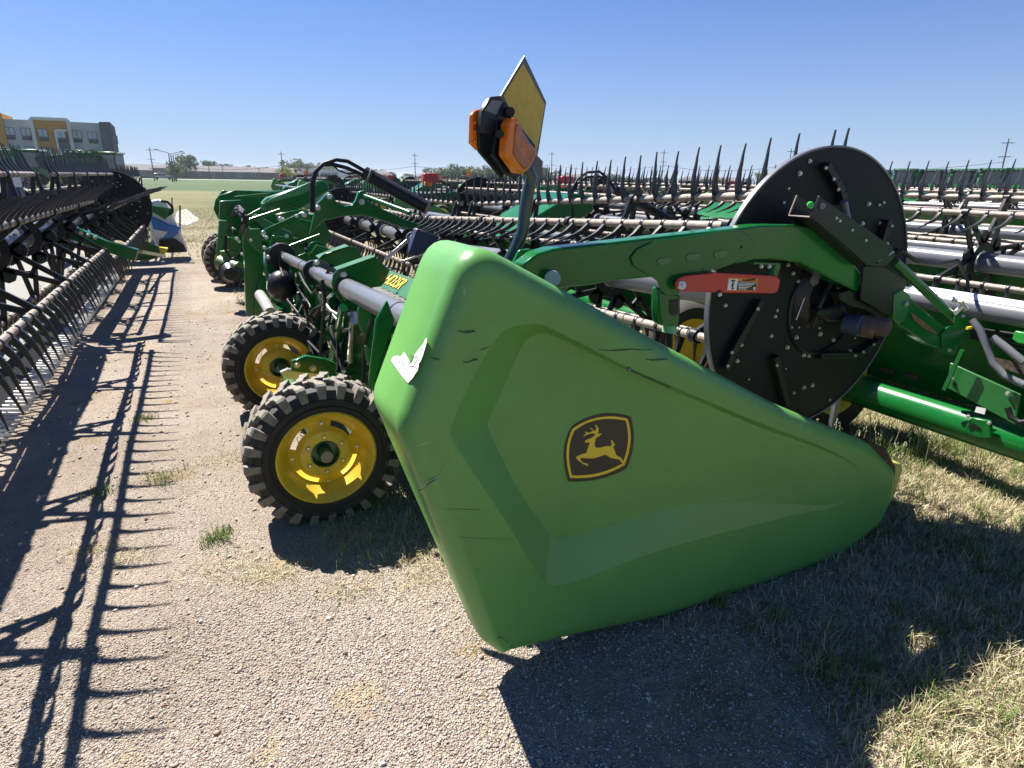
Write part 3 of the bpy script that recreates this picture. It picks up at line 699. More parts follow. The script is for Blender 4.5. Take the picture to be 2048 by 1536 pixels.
# ---- wheels
w1 = thing_w1 = None
wheel(H1, (at(655, 915, Y=2.74).x, 2.74, .352), R=.362)
wheel(H1, (at(562, 740, Y=4.30).x, 4.30, .352), R=.362)
wheel(H1, (at(462, 520, Y=10.3).x, 10.3, .36), R=.37, w=.25); wheel(H1, (at(455, 520, Y=11.1).x, 11.1, .36), R=.37, w=.25)
ax_ = MB(); ax_.cyl((.41, 2.83, .35), (.41, 4.36, .35), .035); ax_.build('axle', GREEN2, H1)
plate('wheel_arm', [(585,722),(612,712),(650,718),(690,735),(720,752),(650,748),(600,745),(583,742)], GREEN, H1, .03, Y=3.3)
plate('axle_bracket', [(560,745),(575,738),(600,741),(640,748),(630,765),(600,762),(572,758)], STEEL, H1, .03, Y=3.5)
for q in ((594,730),(626,737)): bolt(at(*q, Y=3.3), H1, 2)

# ---- reel of the near header
ATK = KS = 1.08
ZW = lambda y: 1.6 - KS*.47 - .0505*(min(y, 6.25)-1.745*KS)
reel(H1, 2.24*KS, ZW, [(1.80*KS, 6.15, 0), (6.35, 11.7, 0)], 76, R=.455*KS, near=300, sp=.165)
RD = .575*KS; DXc, DZc = 2.262*KS, 1.6-.432*KS; YD = 1.745
dsc = MB(); dsc.lathe([(.001, -.005), (RD, -.005), (RD, .005), (.001, .005)], (DXc, YD*KS, DZc), (0,1,0), 120); DO = dsc.build('reel_disc', DISCM, H1)
e_ = MB(); e_.lathe([(RD-.004, -.010), (RD+.004, -.010), (RD+.004, .012), (RD-.004, .012)], (DXc, YD*KS, DZc), (0,1,0), 120, closed=True); e_.build('disc_rim', GREYT, DO)
for q in ((1620,322),(1600,347),(1578,377),(1568,405),(1738,408),(1759,410),(1768,405),(1725,447),(1760,446),(1577,530),(1587,547),(1597,563),(1621,500),(1555,621),(1593,675),(1598,655),(1639,656),(1583,655),(1641,668),(1667,680),(1710,676),(1575,695),(1608,710),(1618,712),(1572,738),(1507,618),(1551,633),(1475,722),(1608,775),(1625,771),(1588,786),(1498,759),(1440,588),(1451,611),(1543,672),(1452,572),(1660,800),(1700,702),(1483,690),(1520,806)):
    bolt(at(*q, Y=YD-.008), DO, rng.uniform(.55, 1.25))
def cleat(px, w=.03, n=0):
    P_ = [at(x, y, Y=YD-.02) for x, y in px]
    for a, b in zip(P_[:-1], P_[1:]): MB().bar(a, b, w, .034, (0,1,0)).build('cleat', BLACK, DO, bevel=.003)
cleat([(1650,330),(1670,362),(1682,385),(1684,408)]); cleat([(1520,600),(1462,705)]); cleat([(1462,705),(1450,738)]); cleat([(1548,712),(1572,810)]); cleat([(1638,711),(1712,710),(1755,682)]); cleat([(1775,440),(1760,490)])
for q in ((1652,336),(1668,358),(1677,379),(1516,618),(1464,705),(1456,732),(1554,731),(1711,711),(1727,704),(1748,689),(1784,452),(1775,487)): bolt(at(*q, Y=YD-.042), DO, .8)
MB().lathe([(.085, -.03), (.13, -.02), (.15, -.006)], at(1635, 590, Y=YD), (0,1,0), 32).build('disc_hub', BLACK, DO)
rg = MB(); ctr = at(1650, 612, Y=YD-.012); rg.lathe([(.215, 0), (.222, -.006), (.229, 0)], ctr, (0,1,0), 64); rg.build('disc_ring', BLACK, DO)
MB().tube([at(1665, 560, Y=YD-.05), at(1640, 610, Y=YD-.05), at(1625, 655, Y=YD-.03)], .010, 8).build('lever', BLACK, DO)
MB().tube([at(1622, 560, Y=YD-.02), at(1592, 640, Y=YD-.02)], .003, 6).build('pin_wire', STEEL, DO)
MB().prism([at(x, y, Y=YD-.03) for x, y in ((1636,534),(1643,538),(1637,568),(1626,573),(1622,562),(1628,548))], (0,.01,0)).build('lock_plate', GREYT, DO, bevel=.002)
end_disc(H1, 2.42, 11.8, .87, .54, -1, 10)

# ---- near reel arm
ARM = [(1075,507),(1108,497),(1200,487),(1330,472),(1450,459),(1520,450),(1590,449),(1625,455),(1655,475),(1700,515),(1722,545),(1722,582),(1712,584),(1690,572),(1640,545),(1600,525),(1560,520),(1510,522),(1460,530),(1420,545),(1330,552),(1230,562),(1170,572),(1140,574),(1100,580),(1060,560),(1045,530)]
def slab(name, px, Y0, th, m, par, bevel=.006): return MB().prism([at(x, y, Y=Y0) for x, y in px], (0, th, 0)).build(name, m, par, bevel=bevel)
AR = slab('reel_arm', ARM, 1.62, .075, GREEN, H1, .008)
SPAD = [(1262,515),(1275,498),(1310,482),(1470,458),(1500,470),(1508,490),(1490,515),(1462,530),(1420,545),(1380,556),(1360,575),(1362,582),(1355,590),(1335,592),(1322,580),(1315,562),(1290,545),(1268,532)]
slab('arm_doubler', SPAD, 1.612, .007, GREEN, AR, .003)
for (x, y) in ((1328,524),(1386,516),(1441,510)):
    MB().prism([at(a, b, Y=1.609) for a, b in ((x-14,y-2),(x-10,y-7),(x+10,y-10),(x+15,y-6),(x+13,y+1),(x+8,y+5),(x-10,y+7))], (0,.004,0)).build('pressed_slot', GREEN2, AR, bevel=.0012)
MB().cyl(at(1482, 494, Y=1.6125), at(1482, 494, Y=1.6105), .006).build('arm_hole', BLACK, AR)
MB().cyl(at(1105, 557, Y=1.625), at(1105, 557, Y=1.585), .026, 24).build('pivot_pin', mat('grey_pin_cap', (.30, .33, .36), .4), AR, bevel=.003)
slab('pivot_bracket', [(1040,500),(1060,498),(1085,505),(1100,520),(1140,575),(1120,600),(1060,600),(1020,540)], 1.70, .02, GREEN, H1)
MB().bar(at(1105, 500, Y=1.66), at(1060, 540, Y=1.66), .012, .02, (0,1,0)).bar(at(1078, 512, Y=1.66), at(1040, 528, Y=1.66), .01, .02, (0,1,0)).build('gusset', GREEN, AR, bevel=.002)
# red lock bar with warning label
RB = slab('lock_bar', [(1352,566),(1358,556),(1372,551),(1424,546),(1440,547),(1552,553),(1561,558),(1560,570),(1556,584),(1549,587),(1448,586),(1444,581),(1438,580),(1433,585),(1428,585),(1362,583),(1353,578)], 1.585, .012, RED, H1, .004)
MB().prism([at(x, y, Y=1.584) for x, y in ((1424,545),(1553,552),(1560,555),(1424,550))], (0,.03,0)).build('lock_bar_flange', RED, RB, bevel=.002)
def lab(px, m, par, Y0, name='label_print'):
    q = [at(x, y, Y=Y0) for x, y in px]; MB().add(q, [tuple(range(len(q)))]).build(name, m, par, smooth=0)
lab([(1456,555),(1517,557),(1513,583),(1453,582)], WORN, RB, 1.5842, 'warning_label')
lab([(1458,558),(1476,558),(1473,580),(1455,580)], PAPER, RB, 1.5836, 'pictogram_panel'); lab([(1476,563),(1514,564),(1512,581),(1473,580)], DBLK, RB, 1.5836, 'text_panel')
for i in range(5): lab([(1477,565+3*i),(1513-i*5,565.6+3*i),(1512.8-i*5,567+3*i),(1476.8,566.4+3*i)], PAPER, RB, 1.583)
lab([(1507,574),(1511,574),(1510.5,580),(1506.5,580)], PAPER, RB, 1.5828)
for q in ([(1462,560),(1471,560),(1471,563),(1462,563)], [(1465,563),(1467,563),(1468,570),(1465,574),(1463,572)], [(1465,568),(1461,573),(1462,574),(1466,570)], [(1466,571),(1468,577),(1464,580),(1463,578)], [(1468,565),(1470,568),(1469,569)]): lab(q, DBLK, RB, 1.583, 'pictogram')
lab([(1484,561.5),(1487,557),(1490,562)], DBLK, RB, 1.5832)
def text(s, p, size, m, par, rot, name, shear=0, ext=.0004, bold=0):
    c = bpy.data.curves.new(name, 'FONT'); c.body = s; c.size = size; c.extrude = ext; c.align_x = 'CENTER'; c.align_y = 'CENTER'; c.shear = shear; c.offset = bold; c.materials.append(m)
    o = bpy.data.objects.new(name, c); fin(o, par); o.matrix_local = Matrix.Translation(p) @ rot.to_4x4(); 
    bpy.context.view_layer.update(); me = bpy.data.meshes.new_from_object(o); mb_ = o.matrix_local.copy(); bpy.data.objects.remove(o)
    o = bpy.data.objects.new(name, me); fin(o, par); o.matrix_local = mb_
    return o
RY = Matrix(((1,0,0),(0,0,-1),(0,1,0)))   # faces -Y, reads along +X
text('WARNING', at(1501, 560, Y=1.583), .0115, DBLK, RB, RY, 'warning_text', bold=.0003)
MB().cyl(at(1364, 571, Y=1.586), at(1364, 571, Y=1.578), .015, 20).build('washer', STEEL, RB); bolt(at(1365, 571, Y=1.577), RB, .8)
bolt(at(1440, 589, Y=1.60), AR, .9); bolt(at(1424, 541, Y=1.59), AR, .6)
slab('stop_bracket', [(1508,524),(1561,526),(1562,531),(1556,552),(1546,552),(1552,531),(1508,529)], 1.60, .03, GREEN, AR, .002)
for q in ((1523,533),(1539,533)): bolt(at(*q, Y=1.60), AR, .9)
# lift cylinder under the arm
cy = slab('cylinder_clevis', [(1320,575),(1362,590),(1362,635),(1358,655),(1322,652),(1318,630)], 1.63, .05, GREEN, H1, .01)
slab('clevis_slot', [(1338,600),(1357,598),(1357,625),(1350,632),(1339,630)], 1.628, .01, BLACK, cy, .003)
MB().cyl(at(1340, 650, Y=1.66), at(1338, 664, Y=1.66), .027, 20).build('cylinder_gland', mat('pale_green_cap', (.20, .42, .22), .4), cy)
MB().cyl(at(1339, 655, Y=1.66), at(1337, 740, Y=1.66), .013, 14).build('cylinder_rod', HOSE, cy)
# fore-aft extension, motor, and the lower arm in front
F1 = [(1638,392),(1700,434),(1788,497),(1775,515),(1735,532),(1700,500),(1621,434)]
CH = slab('arm_channel', F1, 1.555, .006, BLACK, H1, .002)
fb = [at(x, y, Y=1.56) for x, y in ((1621,434),(1735,532))]
MB().add([fb[0], fb[1], fb[1]+Vector((0,.10,0)), fb[0]+Vector((0,.10,0)), fb[0]+Vector((0,0,-.005)), fb[1]+Vector((0,0,-.005)), fb[1]+Vector((0,.10,-.005)), fb[0]+Vector((0,.10,-.005))], [(0,1,2,3),(7,6,5,4),(0,4,5,1),(1,5,6,2),(2,6,7,3),(3,7,4,0)]).build('channel_web', BLACK, CH)
e1 = [at(x, y, Y=1.558) for x, y in ((1638,392),(1621,434),(1735,532),(1788,497))]; dy_ = Vector((0,.10,0))
MB().prism([p+dy_ for p in e1], (0,.006,0)).build('channel_flange', BLACK, CH)
eg = MB(); eg.tube([e1[0], e1[1], e1[1]+dy_*.05, e1[1]+dy_, e1[0]+dy_], .0035, 6); eg.build('channel_edge', TANB, CH)
MB().cyl(at(1645, 412, Y=1.556), at(1645, 412, Y=1.549), .012, 20).build('channel_cap', GREYT, CH)
MB().cyl(at(1620, 409, Y=1.60), at(1622, 411, Y=1.565), .012, 16).build('rod_end', mat('bright_green_plug', (.03, .42, .07), .4), CH)
for q in ((1673,436),(1680,442),(1705,460),(1732,481)): bolt(at(*q, Y=1.554), CH, .7)
MB().tube([at(1687, 403, Y=1.69), at(1694, 440, Y=1.69)], .016, 14).build('channel_roller', GREYT, CH)
slab('mounting_plate', [(1728,528),(1736,520),(1762,530),(1812,560),(1812,572),(1790,632),(1770,627),(1722,600),(1724,575)], 1.600, .012, BLACK, H1, .003)
slab('mounting_cleat', [(1738,518),(1755,525),(1775,512),(1788,502),(1791,508),(1785,522),(1765,535),(1740,534)], 1.59, .03, BLACK, H1, .004)
MB().tube([at(1743, 521, Y=1.586), at(1758, 521, Y=1.586), at(1775, 511, Y=1.586), at(1787, 503, Y=1.586)], .0045, 6).build('bright_edge', ZINC, H1)
slab('motor_bracket', [(1678,587),(1700,580),(1728,590),(1790,632),(1770,640),(1735,622),(1700,612),(1680,600)], 1.62, .05, BLACK, H1, .004)
mo = MB(); mc = at(1715, 650, Y=1.63); me_ = at(1752, 652, Y=1.55)
mo.cyl(mc+Vector((-.02,.05,0)), mc+Vector((.0,-.02,0)), .045, 24); MO = mo.build('reel_motor', NAVY, H1, bevel=.004)
MB().cyl(mc+Vector((.03,.02,-.005)), mc+Vector((.07,-.04,-.01)), .052, 10).build('motor_flange', GEARB, MO, bevel=.004)
MB().lathe([(.0, 0), (.018, 0), (.02, -.004), (.036, -.004), (.041, .004), (.042, .05)], mc+Vector((.088,-.085,-.005)), (-.25,1,.05), 28).build('motor_cap', GEARB, MO)
slab('wheel_hub_arm', [(1640,618),(1690,610),(1700,640),(1660,645),(1636,632)], 1.68, .05, BLACK, H1, .01)
# green adjusting cylinder and lower arm
c0 = at(1788, 523, Y=1.62); c1 = at(1912, 638, Y=1.62)
GC = MB().cyl(c0, c1, .021, 24).build('adjust_cylinder', GREEN2, H1, bevel=.003)
MB().cyl(at(1786, 505, Y=1.62), at(1800, 500, Y=1.60), .014, 12).tube([at(1800, 500, Y=1.61), at(1830, 520, Y=1.63), at(1870, 528, Y=1.7), at(1915, 520, Y=1.8), at(1935, 560, Y=1.8), at(1938, 600, Y=1.8)], .009, 8).build('hydraulic_hose', HOSE, GC)
MB().cyl(at(1905, 598, Y=1.60), at(1916, 600, Y=1.58), .013, 10).cyl(at(1908, 628, Y=1.60), at(1925, 612, Y=1.58), .012, 10).cyl(at(1920, 600, Y=1.58), at(1932, 618, Y=1.58), .012, 10).build('hose_fitting', ZINC, GC)
la = slab('lower_arm', [(1790,600),(1812,588),(1840,612),(1893,655),(1892,690),(1882,698),(1860,690),(1790,645),(1786,625)], 1.60, .06, GREEN, H1, .006)
slab('arm_sleeve', [(1790,588),(1806,578),(1822,592),(1812,640),(1800,648),(1787,638)], 1.594, .07, GREEN2, la, .005)
slab('end_bracket', [(1912,622),(1922,618),(1937,628),(1938,640),(1914,700),(1908,712),(1886,705),(1884,668),(1895,655),(1908,650)], 1.59, .010, GREEN, H1, .003)
for q in ((1926,632),(1899,700),(1813,608)): bolt(at(*q, Y=1.588), la, 1.2)
MB().box(at(1938, 656, Y=1.62), (.035, .012, .014)).build('yellow_tag', DYEL, la)
lab([(1822,625),(1850,645),(1874,665),(1870,668),(1845,655),(1826,638)], mat('rust_streak', (.22, .11, .05), .8, var=.4, scale=60), la, 1.5935, 'rust_streak')

# ---- transport light and sign on its bent post
LP = [(1018,522),(1030,500),(1045,465),(1050,420),(1058,375),(1063,355),(1052,335)]
pst = MB(); pst.tube([at(x, y, Y=1.78) for x, y in LP], .021, 16); pst.build('light_post', mat('dark_green_black_post', (.012, .03, .022), .25, coat=.4), H1)
an = Vector((.453, -.891, 0)); bn = Vector((.891, .453, 0)); L0 = at(1030, 285, Y=1.76)
def lpn(x, y, d): return onp(x, y, L0+an*d, an)
def cz(x, y): return (880+x/3.34, 80+y/3.34)
def hexp(name, pts, d, th, m, bevel=.003): 
    q = [lpn(*cz(x, y), d) for x, y in pts]; return MB().prism(q, an*-th).build(name, m, LG, bevel=bevel)
LG = MB().prism([lpn(*cz(x, y), .03) for x, y in ((382,505),(432,412),(485,470),(500,560),(500,700),(560,880),(500,935),(440,890),(352,765),(372,640))], an*-.012).build('light_bracket', BLACK, H1, bevel=.002)
hexp('bracket_box', [(285,480),(340,380),(408,372),(432,412),(382,505),(375,640),(275,620)], .028, .018, BLACK)
hexp('bracket_window', [(300,470),(345,400),(420,408),(378,500)], .0285, .004, mat('faded_grey_plastic', (.15, .15, .17), .5), .001)
hexp('bracket_plate', [(258,560),(275,500),(360,640),(352,720),(435,890),(415,925),(262,745)], .004, .010, BLACK)
hexp('light_housing', [(455,545),(490,510),(560,600),(640,700),(640,760),(600,870),(540,895),(440,775),(445,600)], .042, .02, BLACK, .004)
AL_ = [(462,560),(490,515),(520,530),(548,585),(600,680),(650,735),(655,755),(600,860),(560,895),(530,888),(447,770)]
hexp('amber_lens', AL_, .075, .035, AMBER, .006); hexp('amber_lens', [(510,560),(540,570),(590,670),(640,735),(640,760),(598,850),(565,870),(490,760)], .079, .008, AMBERD, .004)
q = [(215,500),(240,470),(280,460),(262,560),(258,740),(240,720),(210,690)]
hexp('amber_lens', q, -.004, .014, AMBER, .004)
for yy in (550, 610, 675): MB().ball(lpn(*cz(232, yy), -.002), .005).build('lens_bead', AMBER, LG)
MB().cyl(lpn(*cz(398, 628), .05), lpn(*cz(398, 628), .03), .012, 12).build('cable_gland', HOSE, LG)
MB().cyl(lpn(*cz(470, 480), .05), lpn(*cz(470, 480), .02), .014, 12).build('cable_gland', HOSE, LG)
S0 = L0 - an*.03
SGp = [(565,105),(710,415),(655,760),(630,800),(540,700),(405,372)]
sgp = [onp(*cz(x, y), S0, an) for x, y in SGp]; SG = MB().prism(sgp, an*-.003).build('warning_sign', SIGNG, H1)
ins = [(556,155),(700,432),(655,700),(640,745),(560,680),(425,372)]
MB().add([onp(*cz(x, y), S0+an*.001, an) for x, y in ins], [tuple(range(6))]).build('reflective_sheet', GOLD, SG, smooth=0)
MB().prism([onp(*cz(x, y), S0+an*.02, an) for x, y in ((640,760),(688,812),(680,900),(655,980),(590,900),(600,850))], an*-.004).build('sign_bracket', mat('grey_bracket', (.10, .10, .10), .5), H1)

# ---- rear structure of the near wing
ATK = 1.0
tz = lambda y: 1.085 - .050*(y-2.32)
TX = .68
def tb(y0, y1, r, m=GREYT, nm='top_tube'): return MB().cyl((TX, y0, tz(y0)), (TX, y1, tz(y1)), r, 28).build(nm, m, H1)
tt = tb(1.60, 3.38, .052); tb(3.38, 4.5, .044); tb(4.5, 6.3, .040)
for yy, r in ((2.36, .054), (3.36, .060), (4.9, .043)): MB().lathe([(r-.004, -.006), (r, -.004), (r, .004), (r-.004, .006)], (TX, yy, tz(yy)), (0,1,0), 28).build('tube_joint', BLACK, tt)
def c3(x, y): return (560+x/6.4, 400+y/6.4)
def pl3(name, pts, Y, m=GREEN, th=.014, f=c3, **k): return slab(name, [f(x, y) for x, y in pts], Y, th, m, H1, .003)
p1 = pl3('frame_plate', [(735,895),(1215,725),(1290,790),(1405,905),(1340,1060),(1290,1110),(1190,1120),(1090,1310),(940,1400),(800,1330),(690,1180),(662,1080),(680,960)], 3.38)
MB().prism([at(*c3(735,893), Y=3.38), at(*c3(1215,723), Y=3.38), at(*c3(1215,723), Y=3.38)+Vector((.0,.10,.0)), at(*c3(735,893), Y=3.38)+Vector((0,.10,0))], (0,0,-.006)).build('plate_flange', GREEN2, p1)
for q in ((815,962),(835,1240)): bolt(at(*c3(*q), Y=3.376), p1, 2.0)
p2 = pl3('frame_plate', [(400,860),(440,800),(560,690),(880,590),(980,610),(1060,740),(1030,780),(730,900),(700,1060),(660,1130),(560,1160),(470,1080),(390,960)], 4.35)
MB().prism([at(*c3(500,740), Y=4.35), at(*c3(880,588), Y=4.35), at(*c3(880,588), Y=4.35)+Vector((0,.14,0)), at(*c3(500,740), Y=4.35)+Vector((0,.14,0))], (0,0,-.006)).build('plate_flange', GREEN2, p2)
pl3('flange_ring_plate', [(435,775),(500,760),(735,875),(720,905),(560,960),(550,1070),(495,1065),(465,1000)], 4.30, SIGNG)
for q in ((470,800),(520,1030)): bolt(at(*c3(*q), Y=4.296), p2, 2.2)
MB().lathe([(.045, -.02), (.078, -.02), (.078, .02), (.045, .02)], (TX, 4.42, tz(4.42)), (0,1,0), 32, closed=True).build('clamp_ring', BLACK, tt)
pl3('frame_plate', [(355,600),(400,545),(480,525),(560,560),(640,640),(600,800),(480,850),(380,740)], 4.9)
pl3('light_cover', [(385,690),(470,575),(700,640),(850,600),(640,690),(530,700),(470,650)], 4.85, GREEN2)
# decalled panel
dp = MB(); q = [at(779, 540, X=1.03), at(842, 563, X=1.03), at(842, 612, X=.93), at(762, 574, X=.93)]
dp.prism(q, (.02, 0, -.01)); DP = dp.build('decal_panel', GREEN2, H1, bevel=.003)
pn = (q[1]-q[0]).cross(q[3]-q[0]).normalized(); pn = -pn if pn.x > 0 else pn
ex = (q[1]-q[0]).normalized(); ex = ex if ex.y < 0 else -ex; ey = pn.cross(ex); ey = ey if ey.z > 0 else -ey
RT = Matrix((ex, ey, ex.cross(ey))).transposed()
text('HD35R', onp(787.5, 563, q[0]+pn*.003, pn), .112, DBLK, DP, RT, 'model_text_outline', shear=.25, ext=.0003, bold=.0045)
text('HD35R', onp(787.5, 563, q[0]+pn*.005, pn), .112, DYEL, DP, RT, 'model_text', shear=.25, ext=.0003, bold=.0008)
for pts, m, h in (([(816,593),(826,566),(838,572),(832,590),(829,592),(828,591)], DYEL, .003), ([(818,590),(826,567),(837,572),(831,588)], ORNG, .005)):
    MB().add([onp(x, y, q[0]+pn*h, pn) for x, y in pts], [tuple(range(len(pts)))]).build('slow_triangle', m, DP, smooth=0)
# back sheet, posts, lower beam and linkage behind the wheels
bs = MB(); bs.prism([(.93, 1.85, .92), (.93, 6.1, .78), (1.02, 6.1, .30), (1.02, 1.85, .30)], (.012, 0, 0)); bs.build('back_sheet', GREEN, H1)
lb = MB(); lb.cyl((.86, 1.9, .30), (.86, 11.6, .30), .095, 24); lb.build('lower_beam', GREEN, H1)
for i, yy in enumerate((2.1, 2.9, 3.6, 4.5, 5.3)):
    MB().bar((.90, yy, .28), (.86, yy, 1.0-.05*(yy-2.3)), .07, .09, (0,1,0)).build('post', GREEN, H1, bevel=.006)
def PX_(name, pts, m, X, r, sg=8, par=H1): return MB().tube([at(x, y, X=X) for x, y in pts], r, sg).build(name, m, par)
MB().cyl(at(686, 615, X=.62), at(658, 745, X=.62), .022, 16).build('jack_tube', GREEN, H1)
MB().cyl(at(706, 640, X=.68), at(700, 725, X=.68), .020, 12).cyl(at(704, 625, X=.68), at(708, 650, X=.68), .026, 8).bar(at(668, 662, X=.66), at(700, 660, X=.66), .01, .02).build('valve', STEEL, H1, bevel=.002)
PX_('hydraulic_hose', [(744,640),(738,655),(730,690),(727,730),(726,765)], HOSE, .60, .0095)
PX_('hydraulic_hose', [(645,560),(650,600),(645,650),(642,690),(640,715)], HOSE, .55, .009)
for i in range(7):
    o_ = rng.uniform(-5, 5); PX_('hydraulic_hose', [(608+i*4, 668+o_), (614+i*4, 640), (628+i*3, 615+o_), (648, 606+o_), (662+i*2, 625), (656+i*3, 660)], HOSE, .6+.03*i, .007)
for i in range(9): MB().cyl(at(655+rng.uniform(-18, 22), 598+rng.uniform(-12, 60), X=.62), at(660+rng.uniform(-18, 22), 606+rng.uniform(-12, 60), X=.64), .009, 8).build('hose_fitting', ZINC, H1)
for yy, w_ in ((3.0, .16), (3.9, .2), (5.0, .2), (5.6, .12)):
    slab('frame_rib', [(0,0)]*3, 1, 1, GREEN, H1) if False else MB().prism([(.58, yy, .34), (.95, yy, .30), (.98, yy, .85), (.80, yy, .98), (.66, yy, .92), (.72, yy, .6)], (0, .014, 0)).build('frame_rib', GREEN, H1, bevel=.002)
MB().prism([(.74, 2.9, .88), (.74, 6.3, .74), (.79, 6.3, .34), (.79, 2.9, .34)], (.012, 0, 0)).build('rear_panel', GREEN, H1)
MB().bar((.60, 2.9, .40), (.60, 6.6, .40), .07, .10).build('axle_beam', GREEN, H1, bevel=.006)
for k in range(34):
    a = Vector((rng.uniform(.60, .74), rng.uniform(3.2, 6.2), rng.uniform(.42, .92))); L_ = [a]
    for j in range(4): L_.append(L_[-1]+Vector((rng.normal(0, .03), rng.normal(.02, .16), rng.normal(-.02, .09))))
    MB().tube(L_, rng.uniform(.006, .011), 7).build('hydraulic_hose', HOSE, H1)
    if k % 2: MB().cyl(L_[0], L_[0]+Vector((0, -.025, .03)), .010, 8).build('hose_fitting', ZINC, H1)
for k in range(30): bolt((.735, rng.uniform(3, 6.2), rng.uniform(.4, .8)), H1, 1.2, rad(-90))
lb2 = MB(); q2 = [at(713, 630, X=.86), at(745, 655, X=.86), at(745, 690, X=.86), at(715, 668, X=.86)]
MB().prism(q2, (.01,0,0)).build('instruction_label', mat('pale_label', (.55, .60, .66), .5), H1)
sl_ = [at(705, 690, X=.84), at(750, 740, X=.84), at(750, 800, X=.84), at(700, 740, X=.84)]; SLP = MB().prism(sl_, (.01,0,0)).build('slanted_panel', GREEN2, H1)
for i in range(2):
    a, b = (711+22*i, 694+24*i), (729+22*i, 713+24*i)
    MB().add([at(a[0], a[1], X=.836), at(b[0], b[1], X=.836), at(b[0]-1, b[1]+24, X=.836), at(a[0]-1, a[1]+22, X=.836)], [(0,1,2,3)]).build('label_print', PAPER if True else 0, SLP, smooth=0)
    MB().add([at(a[0]+8, a[1]+8, X=.833), at(b[0], b[1], X=.833), at(b[0], b[1]+7, X=.833), at(a[0]+8, a[1]+15, X=.833)], [(0,1,2,3)]).build('label_print', WORN, SLP, smooth=0)
    MB().add([at(a[0]+3, a[1]+7, X=.833), at(a[0]+7, a[1]+10, X=.833), at(a[0]+5, a[1]+20, X=.833), at(a[0]+1, a[1]+14, X=.833)], [(0,1,2,3)]).build('label_print', DBLK, SLP, smooth=0)
slab('pale_gusset', [(716,618),(722,610),(742,622),(745,660),(728,672),(716,650)], 2.9, .02, GREEN2, H1)
slab('side_gusset', [(730,690),(742,700),(742,735),(733,722)], 2.6, .02, GREEN2, H1)
slab('rear_rib', [(752,640),(775,600),(790,640),(770,700),(752,760),(744,790),(738,760)], 2.2, .02, GREEN, H1)
MB().cyl(at(789, 674, X=.62), at(800, 680, X=.66), .014, 12).build('brass_plug', mat('brass', (.6, .38, .16), .35, metal=.8), H1)

# ---- hinge boot, accumulator, centre frame (further along the same header)
slab('hinge_plate', [(530,500),(545,492),(560,498),(575,540),(580,575),(560,590),(545,560),(533,540)], 6.1, .03, GREEN, H1)
MB().lathe([(.05, -.05), (.12, -.05), (.125, .0), (.11, .05), (.05, .05)], (TX-.02, 6.1, tz(6.1)), (0,1,0), 28, closed=True).build('rubber_boot', BLACK, H1)
for q in ((537,514),(565,541),(542,552)): bolt(at(*q, Y=6.06), H1, 2.6)
ac = MB(); aC = at(565, 572, Y=5.9); ac.ball(aC, .135, (1, 1, 1.05), 24); AC = ac.build('accumulator', BLACK, H1)
MB().add([aC+Vector((-.138+.012*math.sin(t_), -.035+.06*s_, .02+.07*(t_-.5))) for s_ in (-.2, .5) for t_ in (0, 1)], [(0,1,3,2)]).build('accumulator_label', PAPER, AC, smooth=0)
MB().bar(at(544, 560, Y=5.95), at(542, 640, Y=5.95), .03, .02).build('post', GREEN2, H1)
MB().tube([at(520, 590, Y=6.3), at(530, 605, Y=6.0), at(541, 625, Y=5.6)], [.05, .05, .045], 14).build('lock_pin_roller', mat('light_grey_roller', (.30, .29, .27), .5), H1)
slab('link_plate', [(519,608),(530,612),(541,640),(532,642)], 6.0, .02, GREEN2, H1)
# centre uprights
def cpl(name, pts, Y, m=GREEN, th=.05, b=.008): return slab(name, [(400+x/7.877, 340+y/7.877) for x, y in pts], Y, th, m, H1, b)
for nm, pts, Y in (('upright', [(665,900),(800,900),(960,1300),(1000,1345),(1000,1536),(960,2200),(720,2200),(700,1500)], 7.3),):
    cpl(nm, pts, Y, GREEN, .12)
slab('upright', [(492,470),(515,480),(524,540),(520,600),(510,632),(492,628)], 7.45, .12, GREEN, H1, .01)
slab('upright', [(520,560),(530,550),(534,620),(527,636),(512,632),(508,600)], 7.2, .06, GREEN, H1, .008)
cpl('pale_bracket', [(715,925),(945,925),(985,1000),(1000,1345),(860,1230),(718,1080)], 7.0, GREEN2, .05)
cpl('link_arm', [(640,760),(700,735),(960,590),(985,620),(720,800),(690,820),(650,800)], 7.6, GREEN, .03)
cpl('link_arm', [(960,960),(1570,680),(1640,640),(1690,690),(1680,740),(1620,760),(1120,1010),(1040,1060),(970,1030)], 6.8, GREEN, .035)
for q in ((1003,995),(1640,708),(1268,772),(697,783)): MB().ball(at(400+q[0]/7.877, 340+q[1]/7.877, Y=6.78), .026, (1,.5,1), 14).build('pivot_cap', ZINC, H1)
cpl('curved_side_plate', [(1180,700),(1590,620),(1700,650),(1760,800),(1750,950),(1690,1030),(1720,1160),(1600,1100),(1430,980),(1230,860)], 6.9, GREEN, .04)
cpl('header_cover_beam', [(975,525),(1060,440),(1880,160),(1930,165),(2020,215),(2048,330),(1880,420),(1700,560),(1580,610),(1380,545),(1180,660),(1010,655)], 7.2, GREEN, .22, .02)
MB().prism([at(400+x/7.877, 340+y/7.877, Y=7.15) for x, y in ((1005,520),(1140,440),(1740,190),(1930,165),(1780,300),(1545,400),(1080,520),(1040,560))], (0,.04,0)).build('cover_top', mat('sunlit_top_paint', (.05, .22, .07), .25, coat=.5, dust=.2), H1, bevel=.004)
cpl('cover_end', [(972,525),(1030,520),(1050,650),(985,640)], 7.1, GREEN2, .06)
cpl('rear_cover', [(820,740),(890,690),(1000,760),(1200,870),(1440,990),(1445,1080),(1230,1050),(1000,920)], 7.5, mat('light_top_paint', (.04, .20, .09), .25, coat=.5, dust=.3), .2)
